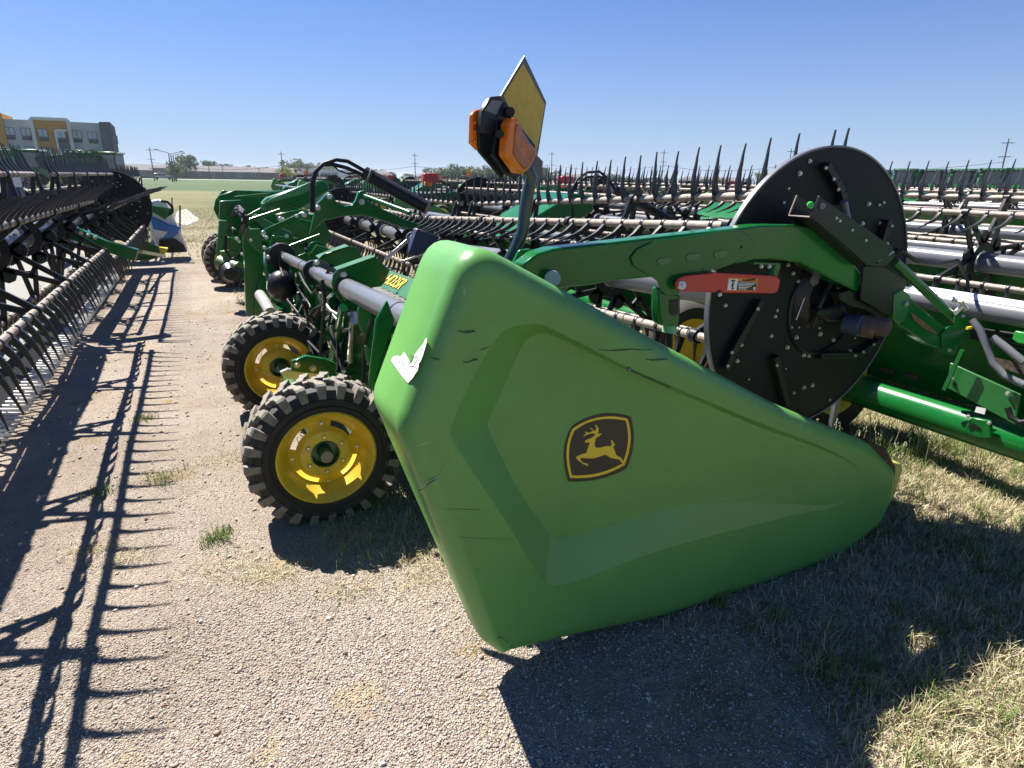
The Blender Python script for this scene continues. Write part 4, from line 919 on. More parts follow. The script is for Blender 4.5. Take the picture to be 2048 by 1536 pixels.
cpl('rear_frame', [(640,780),(900,780),(1280,1100),(1340,1180),(1000,1300),(780,1000),(660,900)], 7.7, GREEN, .06)
cpl('motor_guard', [(690,1100),(900,1180),(900,1500),(700,1500)], 7.8, GREEN, .06)
for i in range(6): PX_('hydraulic_hose', [(548+i*3, 470), (570, 472+i*2), (600, 480+i*3), (625, 492+i*3), (640, 505+i*4)], HOSE, 1.0, .012)
slab('rear_frame', [(436,392),(470,380),(560,384),(600,420),(520,440),(480,430),(450,440)], 10.6, .1, GREEN, H1, .01)
slab('rear_frame', [(440,402),(482,400),(500,440),(500,500),(486,560),(452,560),(436,470)], 9.0, .1, GREEN, H1, .01)
slab('rear_frame', [(520,436),(560,424),(640,430),(662,468),(640,520),(600,545),(560,520),(520,480)], 8.0, .08, GREEN, H1, .01)
slab('rear_frame', [(545,470),(600,478),(640,500),(640,560),(600,620),(560,640),(535,600),(530,520)], 6.9, .05, GREEN, H1, .01)
for k in range(16): bolt(at(rng.uniform(470, 640), rng.uniform(430, 520), Y=6.7), H1, rng.uniform(1.5, 2.4))
for (x0, y0, x1, y1, Y_, r_) in ((500,440,560,420,7.0,.018), (560,500,640,470,6.4,.016), (600,440,640,452,6.4,.02), (520,475,610,520,7.0,.014), (470,395,540,388,10,.02)): MB().cyl(at(x0, y0, Y=Y_), at(x1, y1, Y=Y_), r_, 10).build('link_rod', GREEN, H1)
# side cover at the left of the centre frame
cpl('side_cover', [(300,790),(420,800),(450,860),(400,1000),(370,1180),(340,1300),(265,1380),(250,1280),(280,1100)], 8.6, GREEN2, .12)
cpl('gear_housing', [(310,1290),(440,1260),(620,1280),(640,1400),(500,1450),(430,1450)], 8.4, GREEN2, .15)
MB().cyl(at(440, 525, Y=8.5), at(478, 538, Y=8.3), .09, 20).build('drive_shield', mat('olive_plastic', (.16, .22, .10), .4), H1)
MB().lathe([(.0, 0), (.06, 0), (.075, .0), (.13, .12), (.14, .12)], at(462, 548, Y=8.2), (0,1,0), 24).build('drive_cone', BLACK, H1)
for i in range(12):
    e = rng.normal(0, 1.6); cxx = 474+rng.normal(0, 3); w_ = rng.uniform(15, 24); tp_ = 404+rng.uniform(0, 20); Xh = .40+.02*i
    MB().tube([at(cxx-w_*.8, 470+e*3, X=Xh), at(cxx-w_, 440+e, X=Xh), at(cxx-w_*.85, tp_+16, X=Xh), at(cxx-w_*.4, tp_+2, X=Xh), at(cxx+w_*.2, tp_, X=Xh), at(cxx+w_*.7, tp_+10, X=Xh), at(cxx+w_*.8, tp_+30, X=Xh), at(cxx+w_*.5, 470+e*3, X=Xh)], .012, 8).build('hydraulic_hose', HOSE, H1)
MB().tube([at(452, 470, Y=8.0), at(451, 500, Y=8.0), at(462, 518, Y=8.0), at(477, 515, Y=8.0), at(484, 496, Y=8.0)], .016, 8).build('hydraulic_hose', HOSE, H1)
slab('junction_box', [(455,474),(482,478),(484,498),(455,498)], 8.1, .1, GREEN, H1, .01)
for k in range(9): MB().cyl(at(458+rng.uniform(-8, 14), 450+rng.uniform(0, 32), X=.40), at(460+rng.uniform(-8, 14), 455+rng.uniform(0, 32), X=.40), .012, 8).build('hose_fitting', ZINC if k % 3 == 0 else HOSE, H1)
cpl('far_end_shield', [(345,330),(390,320),(540,385),(640,440),(660,330),(1440,320),(1400,350),(900,420),(980,560),(900,600),(700,470),(500,440),(430,480),(360,640),(380,700),(300,800),(215,620),(240,480)], 11.6, GREEN, .1, .02)
cpl('shield_opening', [(400,400),(495,395),(400,560),(350,700),(290,640),(320,520)], 11.55, BLACK, .02, .005)
cpl('reel_arm', [(560,430),(700,360),(1000,335),(1480,325),(1400,420),(1000,450),(900,600),(760,480)], 11.3, GREEN, .08)
# centre reel arm (arched) and cylinder with hoses
def c2(x, y): return (380+x/4, 290+y/4)
CA = [(985,600),(1010,480),(1050,440),(1105,375),(1135,385),(1170,450),(1240,490),(1300,480),(1330,440),(1350,375),(1400,360),(1425,400),(1425,450),(1560,520),(1700,590),(1850,640),(1930,680),(1880,700),(1660,650),(1500,590),(1370,560),(1230,572),(1060,610),(960,720)]
slab('centre_reel_arm', [c2(x, y) for x, y in CA], 6.0, .07, GREEN, H1, .01)
MB().cyl(at(*c2(1400, 410), Y=5.9), at(*c2(1760, 545), Y=5.3), .022, 12).build('tie_rod', GREEN, H1)
hc = MB().cyl(at(*c2(1400, 225), Y=5.4), at(*c2(1900, 505), Y=5.1), .055, 20).build('reel_cylinder', BLACK, H1)
for a in ((1418,240),(1885,495)): MB().cyl(at(*c2(*a), Y=5.36), at(*c2(a[0]+16, a[1]+9), Y=5.36), .060, 20).build('cylinder_band', SIGNG, hc)
MB().tube([at(*c2(x, y), Y=5.5) for x, y in ((975,540),(975,400),(975,310),(1000,220),(1070,150),(1170,118),(1260,130),(1340,175),(1410,215))], .016, 10).build('hydraulic_hose', HOSE, hc)
MB().tube([at(*c2(x, y), Y=5.5) for x, y in ((990,540),(985,420),(985,300),(1010,210),(1060,160),(1140,155),(1260,185),(1390,245))], .016, 10).build('hydraulic_hose', HOSE, hc)
MB().tube([at(*c2(x, y), Y=5.5) for x, y in ((1140,160),(1190,205),(1260,230),(1370,225))], .007, 8).build('cable', HOSE, hc)
for q in ((1115,410),(1375,455),(1020,500)): bolt(at(*c2(*q), Y=5.99), H1, 3)
md_ = at(845, 490, Y=5.8); MB().box(md_, (.24, .12, .26), Matrix.Rotation(rad(20), 3, 'Y')).build('reel_drive_case', NAVY, H1, bevel=.02)
MB().bar(at(770, 520, Y=5.7), at(815, 480, Y=5.7), .02, .03).bar(at(800, 525, Y=5.7), at(855, 505, Y=5.7), .012, .02).build('drive_link', STEEL, H1, bevel=.003)

# deck, belts and cutterbar of a header (shared by all)
def deck(root, x0, y0, y1, zo=0, belt=True, ribs=True, front=None):
    xa, xb = x0+.75, x0+1.62; za, zb = .42+zo, .20+zo
    if belt:
        d = MB(); n = int((y1-y0)/.045); vs = []; fs = []
        for i in range(n+1):
            yy = y0+(y1-y0)*i/n; h = .014*(i % 2)
            vs += [(xa, yy, za+h), (xb, yy, zb+h)]
        for i in range(n): fs.append((2*i, 2*i+1, 2*i+3, 2*i+2))
        d.add(vs, fs); d.build('draper_belt', BELT, root, smooth=0)
    c = MB(); c.prism([(xb, y0, zb+.02), (xb+.14, y0, zb-.05), (xb+.14, y0, zb-.07), (xb, y0, zb-.10)], (0, y1-y0, 0)); c.build('cutterbar', BLACK, root)
    if ribs:
        g = MB(); k = int((y1-y0)/.076)
        for i in range(k):
            yy = y0+.076*i; g.prism([(xb+.12, yy-.013, zb-.05), (xb+.29, yy, zb-.075), (xb+.12, yy+.013, zb-.05)], (0,0,-.02))
        g.build('knife_guards', PAPER, root, smooth=0, kind='stuff')
deck(H1, .68, 2.0, 11.6)
# ================================================================== the header on the left of the lane
H0 = thing('harvester_header', 'black reel header left of the gravel lane, its long tines hanging over the ground shadows', 'header', (-1.8, 7, 0), 'grain headers parked in rows')
z0 = lambda y: 1.10
reel(H0, -1.27, z0, [(.9, 7.40, 0)], 31, R=.475, near=230, tube_r=.085, spid=1.15)
reel(H0, -1.27, lambda y: 1.05, [(7.66, 13.15, 0)], 22, R=.53, near=70, tube_r=.085, spid=1.15)
end_disc(H0, -1.27, 13.22, 1.05, .59, -1, 34)
MB().cyl((-2.85, .9, 1.05), (-2.85, 13.2, 1.05), .05, 20).build('top_tube', GREYT, H0)
MB().prism([(-2.55, 1, .95), (-2.55, 13.2, .95), (-2.65, 13.2, .3), (-2.65, 1, .3)], (.012, 0, 0)).build('back_sheet', GREEN, H0)
MB().cyl((-2.75, .9, .30), (-2.75, 13.2, .30), .095, 20).build('lower_beam', GREEN, H0)
deck(H0, -3.05, 1, 13.1)
MB().prism([at(x, y, Y=7.52) for x, y in ((138,455),(145,452),(212,482),(276,500),(270,523),(205,502),(136,478))], (0, .13, 0)).build('centre_reel_arm', GREEN, H0, bevel=.01)
for q in ((162,466),(176,470),(190,475)): bolt(at(*q, Y=7.515), H0, 2.2)
MB().prism([at(x, y, Y=7.48) for x, y in ((118,440),(148,452),(140,480),(112,470))], (0, .2, 0)).build('arm_socket', BLACK, H0, bevel=.01)
# pipes and hoses over the centre section
for i in range(3):
    MB().tube([at(52, 358+14*i, X=-2.1), at(80, 372+12*i, X=-2.05), at(104, 380+10*i, X=-2.0), at(122, 398+5*i, X=-1.9), at(124, 415, X=-1.9)], .03, 10).build('hydraulic_pipe', SIGNG, H0)
MB().prism([at(x, y, Y=7.9) for x, y in ((0,352),(30,350),(52,420),(0,430))], (0,.2,0)).build('centre_bracket', NAVY, H0, bevel=.02)
MB().box(at(34, 361, Y=7.8), (.06, .02, .12)).build('label_print', PAPER, H0)
for q in ((86,400),(103,402),(132,397)): MB().box(at(*q, Y=8.2), (.10,.1,.09)).build('pale_clamp', PAPER, H0, bevel=.01)
# divider with yellow point at the far end
MB().prism([at(x, y, Y=12.9) for x, y in ((290,482),(318,495),(326,500),(330,512),(300,520),(262,522),(240,500))], (0, .16, 0)).build('divider', GREEN, H0, bevel=.02)
MB().prism([at(x, y, Y=12.88) for x, y in ((316,495),(336,497),(332,506),(322,514),(313,514),(320,505))], (0, .18, 0)).build('divider_point', DYEL, H0, bevel=.01)
MB().bar(at(262, 500, Y=10.5), at(330, 512, Y=13), .03, .05).build('divider_rod', GREEN2, H0)

# white and blue shielded header just beyond it
HW = thing('harvester_header', 'header with a white and blue end shield standing behind the left black reel', 'header', (-1.2, 15, 0), 'grain headers parked in rows')
MB().prism([at(x, y, Y=14.2) for x, y in ((300,402),(316,399),(332,405),(344,430),(360,462),(376,503),(352,505),(318,500),(300,470))], (0, .3, 0)).build('end_shield', WHITE, HW, bevel=.03)
MB().prism([at(x, y, Y=14.1) for x, y in ((300,432),(312,436),(338,450),(361,454),(357,467),(345,477),(322,478),(305,455))], (0, .1, 0)).build('blue_cover', BLUE, HW, bevel=.02)
MB().prism([at(x, y, Y=14.05) for x, y in ((305,458),(335,464),(325,476),(310,472))], (0, .04, 0)).build('grey_patch', PAPER, HW, bevel=.005)
MB().prism([at(x, y, Y=14.0) for x, y in ((305,411),(347,418),(342,428),(330,439),(305,424))], (0, .06, 0)).build('arm_bracket', GREEN, HW, bevel=.01)
MB().prism([at(x, y, Y=14.12) for x, y in ((318,480),(350,478),(368,490),(374,504),(340,506),(318,502))], (0, .2, 0)).build('lower_cover', BLACK, HW, bevel=.01)
MB().tube([at(x, y, Y=14.0) for x, y in ((322,402),(335,404),(344,413),(345,424),(338,430))], .025, 8).build('hose', HOSE, HW)
reel(HW, -1.27, lambda y: 1.05, [(14.3, 20, 0)], 20, R=.45, spid=2.5); end_disc(HW, -1.27, 14.25, 1.05, .5)
MB().cyl((-2.2, 14.2, .35), (-2.2, 24, .35), .1, 14).build('lower_beam', BLUE, HW)

# ================================================================== generic header, built once and copied
def shield_simple(root, y, th, dx, m=PLAST, sgn=1):
    P_ = [Vector((O2[i].x+dx, y, O2[i].y)) for i in range(0, n_, 2)]
    return MB().prism(P_, (0, th, 0)).build('end_shield', m, root, bevel=.05)
def arm_simple(root, dx, y, dz=0):
    P_ = [at(a, b, Y=1.62)+Vector((dx, y-1.62, dz)) for a, b in ARM]
    return MB().prism(P_, (0, .08, 0)).build('reel_arm', GREEN, root, bevel=.008)
def centre_parts(root, dx, y):
    MB().prism([Vector((dx+a, y, b)) for a, b in ((.45,.9),(.75,1.18),(1.3,1.46),(1.55,1.43),(1.6,1.25),(1.2,1.05),(.95,.92))], (0, .9, 0)).build('header_cover_beam', GREEN, root, bevel=.03)
    c = MB().cyl((dx+1.5, y-.5, 1.52), (dx+2.4, y-.5, 1.15), .05, 16).build('reel_cylinder', BLACK, root)
    for s_ in (0, .05): MB().tube([Vector((dx+.98, y-.5, 1.2)), Vector((dx+.95, y-.5, 1.45+s_)), Vector((dx+1.02, y-.5, 1.57+s_)), Vector((dx+1.14, y-.5, 1.64+s_)), Vector((dx+1.3, y-.5, 1.65+s_)), Vector((dx+1.43, y-.5, 1.60+s_*.5)), Vector((dx+1.52, y-.5, 1.52))], .014, 8).build('hydraulic_hose', HOSE, c)
    MB().prism([Vector((dx+a, y-.6, b)) for a, b in ((.4,.3),(.6,.3),(.62,1.0),(.4,1.0))], (0, .12, 0)).build('upright', GREEN, root, bevel=.01)
    MB().prism([Vector((dx+a, y+1.2, b)) for a, b in ((.4,.3),(.6,.3),(.62,1.0),(.4,1.0))], (0, .12, 0)).build('upright', GREEN, root, bevel=.01)
def frame_parts(root, dx, y0, y1, zt=1.04, wheels=False):
    t = MB().cyl((dx+.68, y0, zt), (dx+.68, y1, zt), .055, 20).build('top_tube', GREYT, root)
    MB().prism([(dx+.84, y0, .96), (dx+.84, y1, .96), (dx+.98, y1, .40), (dx+.98, y0, .40)], (.012, 0, 0)).build('back_sheet', GREEN, root)
    MB().cyl((dx+.80, y0, .34), (dx+.80, y1, .34), .10, 24).build('lower_beam', GREEN, root)
    k = 7
    for i in range(k):
        yy = y0+.3+(y1-y0-.6)*i/(k-1); MB().bar((dx+.94, yy, .36), (dx+.80, yy, .98), .07, .09, (0,1,0)).build('post', GREEN, root, bevel=.006)
def lamp_simple(root, dx, y, col=AMBER):
    p = MB().tube([(dx+.9, y, 1.3), (dx+.95, y, 1.5), (dx+.96, y, 1.66)], .02, 8).build('light_post', BLACK, root)
    MB().box((dx+.95, y, 1.72), (.10, .12, .16)).build('light_housing', BLACK, p, bevel=.01)
    MB().prism([(dx+.90, y-.06, 1.66), (dx+1.0, y-.06, 1.66), (dx+1.02, y-.06, 1.74), (dx+.95, y-.06, 1.8), (dx+.88, y-.06, 1.74)], (0, -.03, 0)).build('amber_lens', col, p, bevel=.004)
    MB().prism([(dx+.98, y+.03, 1.66), (dx+1.08, y+.03, 1.8), (dx+.98, y+.03, 1.98), (dx+.88, y+.03, 1.8)], (0, .004, 0)).build('warning_sign', GOLD, p)
def simple_wheel(root, c, R=.36):
    W_ = MB(); W_.lathe([(.24, 0), (R-.03, -.01), (R, .03), (R, .18), (R-.03, .22), (.24, .21)], c, (0,1,0), 32); w_ = W_.build('wheel', RUB, root)
    MB().lathe([(.245, -.005), (.22, .01), (.19, .08), (.06, .06), (0, .06)], c, (0,1,0), 24).build('rim', YEL, w_)
# second row, right of the near header
H2 = thing('harvester_header', 'header with a round green lower beam and glinting grey tube, right of the black reel disc', 'header', (4.4, 6, 0), 'grain headers parked in rows')
D2 = 2.93
reel(H2, 5.12, lambda y: 1.08, [(.9, 5.9, 0), (6.15, 11.8, 1)], 72, R=.475, near=240, tube_r=.07, spid=1.5)
frame_parts(H2, D2, .9, 11.8, 1.0); deck(H2, .68+D2, 1, 11.7); centre_parts(H2, D2-.15, 6.6); arm_simple(H2, D2, 11.9, -.1); end_disc(H2, 5.12, 11.9, 1.10, .54, -1, 10); shield_simple(H2, 12.0, .25, D2)
for yy in (3.6, 9.5): simple_wheel(H2, (D2+.42, yy, .36))
simple_wheel(H2, (at(1672, 815, Y=2.5).x, 2.5, .40), .40)
MB().bar((at(1668, 830, Y=2.3).x, 2.3, .05), (at(1668, 830, Y=2.3).x, 2.3, .55), .025, .04).build('stand_leg', GREYT, H2)
# pieces of it that show right of the near disc
MB().cyl((D2+.70, 1.2, 1.01), (D2+.70, 2.15, 1.01), .060, 28).build('tube_sun_glint', mat('painted_sun_glint', (.72, .72, .72), .3), H2)  # white sleeve paints the sun's reflection onto the grey top tube
lw = at(1855, 575, X=D2+.65)
for y_, w_, m in ((1.98, .05, ORNG), (1.88, .10, RED)): MB().add([Vector((D2+.638, y_, 1.0)), Vector((D2+.638, y_-w_, 1.0)), Vector((D2+.65, y_-w_, 1.035)), Vector((D2+.65, y_, 1.035))], [(0,1,2,3)]).build('warning_label', m, H2, smooth=0)
MB().prism([at(x, y, X=D2+.70) for x, y in ((1900,725),(2040,790),(2030,850),(1893,775))], (.02,0,0)).build('lower_panel', GREEN2, H2, bevel=.003)
for q in ((1903,758),(2015,787)): bolt(at(*q, X=D2+.69), H2, 1.3, rad(-90))
MB().bar(at(1925, 700, X=D2+.66), at(1888, 780, X=D2+.66), .012, .02).build('frame_edge', GREEN, H2)
for q in ((1776,741),(1824,753)): MB().box(at(*q, X=D2+.76), (.02, .09, .03)).build('slot', BLACK, H2)
bk = MB().prism([at(x, y, X=D2+.66) for x, y in ((1935,845),(1942,835),(1978,842),(1982,876),(1958,876),(1926,862))], (.03,0,0)).build('tie_down_bracket', GREEN, H2, bevel=.004)
MB().prism([at(x, y, X=D2+.655) for x, y in ((1936,851),(1947,846),(1960,855),(1958,859),(1947,853),(1937,857))], (.004,0,0)).build('bracket_hole', BLACK, bk)
for q in ((1936,833),(1978,846)): bolt(at(*q, X=D2+.66), bk, 1.2, rad(-90))
MB().add([at(x, y, X=D2+.688) for x, y in ((1953,813),(1972,817),(1969,829),(1949,824))], [(0,1,2,3)]).build('small_label', PAPER, H2, smooth=0)
MB().tube([at(x, y, X=D2+.60) for x, y in ((1944,640),(1960,660),(1972,690),(1985,725),(2010,752),(2050,770))], .018, 10).build('hydraulic_hose', GREYT, H2)
MB().tube([at(x, y, X=D2+.60) for x, y in ((1985,675),(2005,690),(2048,725))], .02, 10).build('hydraulic_pipe', GREYT, H2)
MB().prism([at(x, y, X=D2+.62) for x, y in ((2030,662),(2060,668),(2060,690),(2034,686),(2024,678))], (.03,0,0)).build('green_knob_plate', mat('fresh_green_paint', (.03, .32, .05), .3), H2, bevel=.003)
MB().tube([at(x, y, X=D2+.62) for x, y in ((2015,815),(2022,835),(2040,845),(2060,842))], .014, 10).build('hydraulic_hose', HOSE, H2)
MB().prism([at(x, y, X=D2+.9) for x, y in ((1985,672),(2100,725),(2100,770),(1988,730))], (.02,0,0)).build('dark_grille', GEARB, H2)
for i in range(5): MB().tube([at(1940, 655+i*5, X=D2+.8), at(1990, 662+i*6, X=D2+.8), at(2060, 672+i*9, X=D2+.8)], .006, 6).build('wire_line', HOSE, H2)

shield_simple(H2, .62, .25, D2); end_disc(H2, 5.12, .87, 1.08, .55, -1, 20); arm_simple(H2, D2, .80, -.03)
shield_simple(H0, .50, .25, -3.53); end_disc(H0, -1.27, .84, 1.10, .55, -1, 20); arm_simple(H0, -3.53, .76, 0)
# template for all rows further away
HT = thing('harvester_header', 'third header in from the lane on the right, its tan bats behind the glinting grey tube', 'header', (7.5, 6, 0), 'grain headers parked in rows')
D3 = 5.86
reel(HT, 2.2+D3, lambda y: 1.12, [(1.4, 6.1, 0), (6.3, 11.8, 3)], 66, R=.475, tube_r=.07, spid=1.6)
frame_parts(HT, D3, 1.4, 11.8); deck(HT, .68+D3, 1.4, 11.7, ribs=False); centre_parts(HT, D3, 6.4)
for yy in (1.5, 11.9): end_disc(HT, 2.2+D3, yy, 1.12, .54, -1, 10); arm_simple(HT, D3, yy-.08, -.05)
shield_simple(HT, 1.25, .25, D3); shield_simple(HT, 12.0, .25, D3); lamp_simple(HT, D3, 1.5)
for R__, d__ in ((HT, D3), (H2, D2)):
    rb_ = MB().box((d__+1.07, 11.6, 1.60), (.30, .2, .17)).build('red_rear_light', RED, R__, bevel=.03); MB().box((d__+.99, 11.45, 1.50), (.16, .08, .07)).build('amber_lens', AMBER, rb_, bevel=.01); MB().bar((d__+1.1, 11.62, 1.1), (d__+1.1, 11.62, 1.55), .04, .04).build('bracket', BLACK, rb_)
for yy in (2.5, 3.9, 10, 11): simple_wheel(HT, (D3+.38, yy, .36))
bpy.context.view_layer.update()
# wrinkles of names: one copy per further place
far = [(2.95, 0, 'fourth header in on the right, green ends showing between nearer tines'),
       (5.9, 0, 'fifth header in on the right, mostly hidden behind rows of tan reel bats'),
       (8.85, 0, 'sixth header in on the right, just under the distant combines'),
       (11.8, .8, 'outermost header on the right, a thin line of bats before the combines'),
       (-5.93, 12.9, 'header straight beyond the near one, amber lights and green arms left of the cover beam'),
       (-2.9, 13.6, 'header in the far band behind the big upright tines at centre'),
       (.2, 13.9, 'header in the far band right of the sign, hoses arching over its cylinder'),
       (3.3, 13.9, 'header in the far band behind the tines near the black disc'),
       (-5.93, 26.5, 'farthest header of the near column, only its wheels and shield corner showing'),
       (-9.4, 24.5, 'far header left of the lane beyond the white and blue shield'),
       (6.4, 14.2, 'header in the far band hidden behind the near black disc')]
for dx, dy, lab_ in far: copy_tree(HT, (7.5+dx, 6+dy, 0), lab_)

# ================================================================== things far behind
def dirh(px):
    d = ray(px, CY); 
    # walk down to the horizon of that column
    y_ = 345+(px-231)*.01743; d = ray(px, y_); v = Vector((d.x, d.y, 0)); return v.normalized()
def hpt(px, dist): d = dirh(px); return Vector((d.x*dist, d.y*dist, 0))
def gnd(px, dist): return hpt(px, dist)

# road
rd = MB(); a_ = dirh(640); perp = Vector((-a_.y, a_.x, 0)); c_ = a_*215
rd.add([c_+perp*900+a_*-7, c_-perp*900+a_*-7, c_-perp*900+a_*9, c_+perp*900+a_*9], [(0,1,2,3)])
for v_i in range(4): rd.v[v_i] = (rd.v[v_i][0], rd.v[v_i][1], .06)
rd.build('road', mat('road_concrete', (.36, .35, .33), .9, var=.06, scale=.3), kind='structure', smooth=0)
gp = MB(); p_ = [at(x, y, Z=.0) for x, y in ((352,424),(372,418),(400,440),(372,452),(350,445))]; gp.add([Vector((q.x, q.y, .012)) for q in p_], [tuple(range(5))]); gp.build('gravel_patch', mat('pale_gravel', (.36, .33, .30), .9, var=.2, scale=20), kind='structure', smooth=0)

# combines
def make_combine(label):
    R_ = thing('combine_harvester', label, 'combine', (0,0,0), 'green combines parked beyond the headers')
    CG = GREEN
    MB().prism([(-3.6,-1.5,1.0),(-3.4,-1.5,2.6),(-2.6,-1.5,3.1),(1.4,-1.5,3.2),(1.6,-1.5,1.5),(.8,-1.5,.95)], (0,3.0,0)).build('body', CG, R_, bevel=.08)
    MB().prism([(-2.9,-1.52,1.7),(-2.7,-1.52,2.5),(.6,-1.52,2.7),(.8,-1.52,1.7)], (0,-.02,0)).build('side_panel', mat('combine_dark_panel', (.02,.03,.02), .5), R_)
    MB().prism([(-1.8,-1.35,3.15),(-2.1,-1.7,3.9),(1.2,-1.7,3.9),(1.0,-1.35,3.15)], (0,2.9,0)).build('grain_tank', CG, R_, bevel=.05)
    for i in range(5): MB().box((-1.7+.65*i, -1.71, 3.7), (.35,.02,.12)).build('tank_slot', PAPER, R_)
    cb = MB().box((2.35,0,2.75), (1.5,1.9,1.7)).build('cab', GLASS, R_, bevel=.12)
    MB().box((2.35,0,3.68), (1.9,2.2,.22)).build('cab_roof', GREEN2, cb, bevel=.08)
    for sx in (1.65, 3.05):
        for sy in (-.95, .95): MB().bar((sx,sy,1.9), (sx,sy,3.6), .09, .09).build('cab_post', BLACK, cb)
    for k in range(4): MB().cyl((3.3, -.6+.4*k, 3.66), (3.36, -.6+.4*k, 3.66), .09, 12).build('work_light', PAPER, cb)
    MB().prism([(2.2,-.7,1.7),(4.3,-.7,.6),(4.3,-.7,1.3),(2.8,-.7,2.2)], (0,1.4,0)).build('feeder_house', CG, R_, bevel=.03)
    MB().cyl((-.6,-1.65,3.35), (-5.0,-1.75,3.0), .2, 14).build('unloading_auger', CG, R_)
    for x_, r_, w_ in ((1.5, .98, .75), (-2.8, .66, .5)):
        for s_ in (-1, 1):
            t_ = MB().lathe([(.5*r_, 0), (r_-.06, -.02), (r_, .08), (r_, w_-.08), (r_-.06, w_+.02), (.5*r_, w_)], (x_, s_*1.2-(w_ if s_ < 0 else 0), r_), (0,1,0), 32).build('tyre', RUB, R_)
            MB().lathe([(.52*r_, 0), (.45*r_, w_*.4), (.1, w_*.45), (0, w_*.45)] if s_ < 0 else [(.52*r_, w_), (.45*r_, w_*.6), (.1, w_*.55), (0, w_*.55)], (x_, s_*1.2-(w_ if s_ < 0 else 0), r_), (0,1,0), 24).build('rim', YEL, t_)
    ld = MB()
    for k in range(5): ld.box((1.9,-1.75,.6+.3*k), (.5,.25,.04))
    ld.bar((1.65,-1.85,.5),(1.65,-1.85,2.9),.04,.04).bar((2.15,-1.85,.5),(2.15,-1.85,2.9),.04,.04); ld.build('ladder', GREEN2, R_)
    MB().bar((3.0,-1.0,2.9),(3.3,-1.7,2.9),.04,.04).box((3.35,-1.75,2.8),(.06,.25,.45)).build('mirror', BLACK, cb)
    return R_
cm = make_combine('combine at the left edge of the photo before the grey hotel wall')
bpy.context.view_layer.update()
p = gnd(26, 88); cm.location = p; a0_ = math.atan2(dirh(30).y, dirh(30).x); cm.rotation_euler = (0,0,a0_-rad(118))
copy_tree(cm, gnd(186, 88), 'combine standing alone before the dark right end of the hotel', a0_-rad(122))
for i, (px, d_, r_) in enumerate(((1812, 104, 20), (1868, 106, 22), (1925, 104, 24), (1985, 100, 26), (2040, 98, 27), (1760, 112, 20))):
    copy_tree(cm, gnd(px, d_), ['combine first from the left in the far right line, next to the disc edge', 'combine second from the left in the far right line', 'combine third from the left in the far right line', 'combine in front of the tall leaning pole at right', 'combine at the right edge of the photo in the far line', 'combine almost hidden behind the top right of the black disc'][i], math.atan2(dirh(px).y, dirh(px).x)+rad(150+r_))

# hotel
HO = thing('hotel_building', 'four storey hotel with grey walls, mustard tower and charcoal right end', 'building', hpt(90, 150))
hp1 = hpt(205, 142); back = dirh(330); hp0 = hp1 + Vector((-back.y, back.x, 0))*30
def hq(x, y, o=0): return onp(x, y, hp0-back*o, back)
def zfl(p, z): return Vector((p.x, p.y, z))
def wallpx(name, x0, x1, ytop0, ytop1, o, depth, m, par=HO):
    a = hq(x0, ytop0, o); b = hq(x1, ytop1, o); return MB().prism([zfl(a, -.2), zfl(b, -.2), b, a], back*depth).build(name, m, par)
HG = mat('hotel_grey_stucco', (.45, .47, .49), .9, var=.03); HM = mat('hotel_mustard_stucco', (.50, .25, .035), .9, var=.04); HC = mat('hotel_charcoal_stucco', (.075, .08, .095), .85, var=.06); HWt = mat('hotel_white_trim', (.62, .61, .58), .8, var=.03)
g0 = wallpx('grey_wall', -70, 70, 236, 240, 0, 14, HG); g1 = wallpx('grey_wall', 132, 197, 243, 246.5, .02, 14, HG)
mt = wallpx('mustard_tower', 62, 134, 237.5, 240, 1.0, 13, HM); wallpx('left_orange_wall', -90, 1, 222, 226, .6, 10, HM)
cw = wallpx('charcoal_bay', 110, 133, 262, 262.5, 1.3, .5, HC)
ex_ = wallpx('charcoal_end', 197, 219, 243.5, 244, 1.2, 14, HC)
a = hq(219, 244, 1.2); b = a + back*15
def trim(pts, o, w=.35):
    t = MB()
    for (p, q) in zip(pts[:-1], pts[1:]): t.bar(hq(*p, o), hq(*q, o), w, w)
    t.build('white_trim', HWt, HO)
def vdown(x, y):   # point straight below on the facade
    return None
def trim3(P_, w=.4):
    t = MB()
    for p, q in zip(P_[:-1], P_[1:]): t.bar(p, q, w, w)
    t.build('white_trim', HWt, HO)
A1 = hq(61, 236.5, 1.1); B1 = hq(135, 239.5, 1.1); trim3([zfl(A1, 0), A1, B1, zfl(B1, 0)], .5)
A2 = hq(110, 260.5, 1.9); B2 = hq(134, 261, 1.9); trim3([zfl(A2, 0), A2, B2], .3)
A4 = hq(2, 238, .2); trim3([zfl(A4, 0), A4], .3)
def window(xc, yc, o, par, w=1.45, h=1.6):
    c = hq(xc, yc, o); r = (hp1-hp0).normalized(); up = Vector((0,0,1))
    for fl in range(4):
        cc = c - up*3.05*fl
        if cc.z < 1.4: break
        f = MB().prism([cc-r*w/2-up*h/2, cc+r*w/2-up*h/2, cc+r*w/2+up*h/2, cc-r*w/2+up*h/2], -back*.08).build('window', HC, par)
        for s_ in (-1, 1):
            g = cc+r*s_*w*.235-back*.085+up*.12
            MB().prism([g-r*w*.2-up*h*.36, g+r*w*.2-up*h*.36, g+r*w*.2+up*h*.36, g-r*w*.2+up*h*.36], -back*.02).build('pane', GLAZE, f)
        MB().prism([cc-r*w*.46-up*(h/2+.42), cc+r*w*.46-up*(h/2+.42), cc+r*w*.46-up*(h/2-.02), cc-r*w*.46-up*(h/2-.02)], -back*.14).build('vent_grille', BLACK, f)
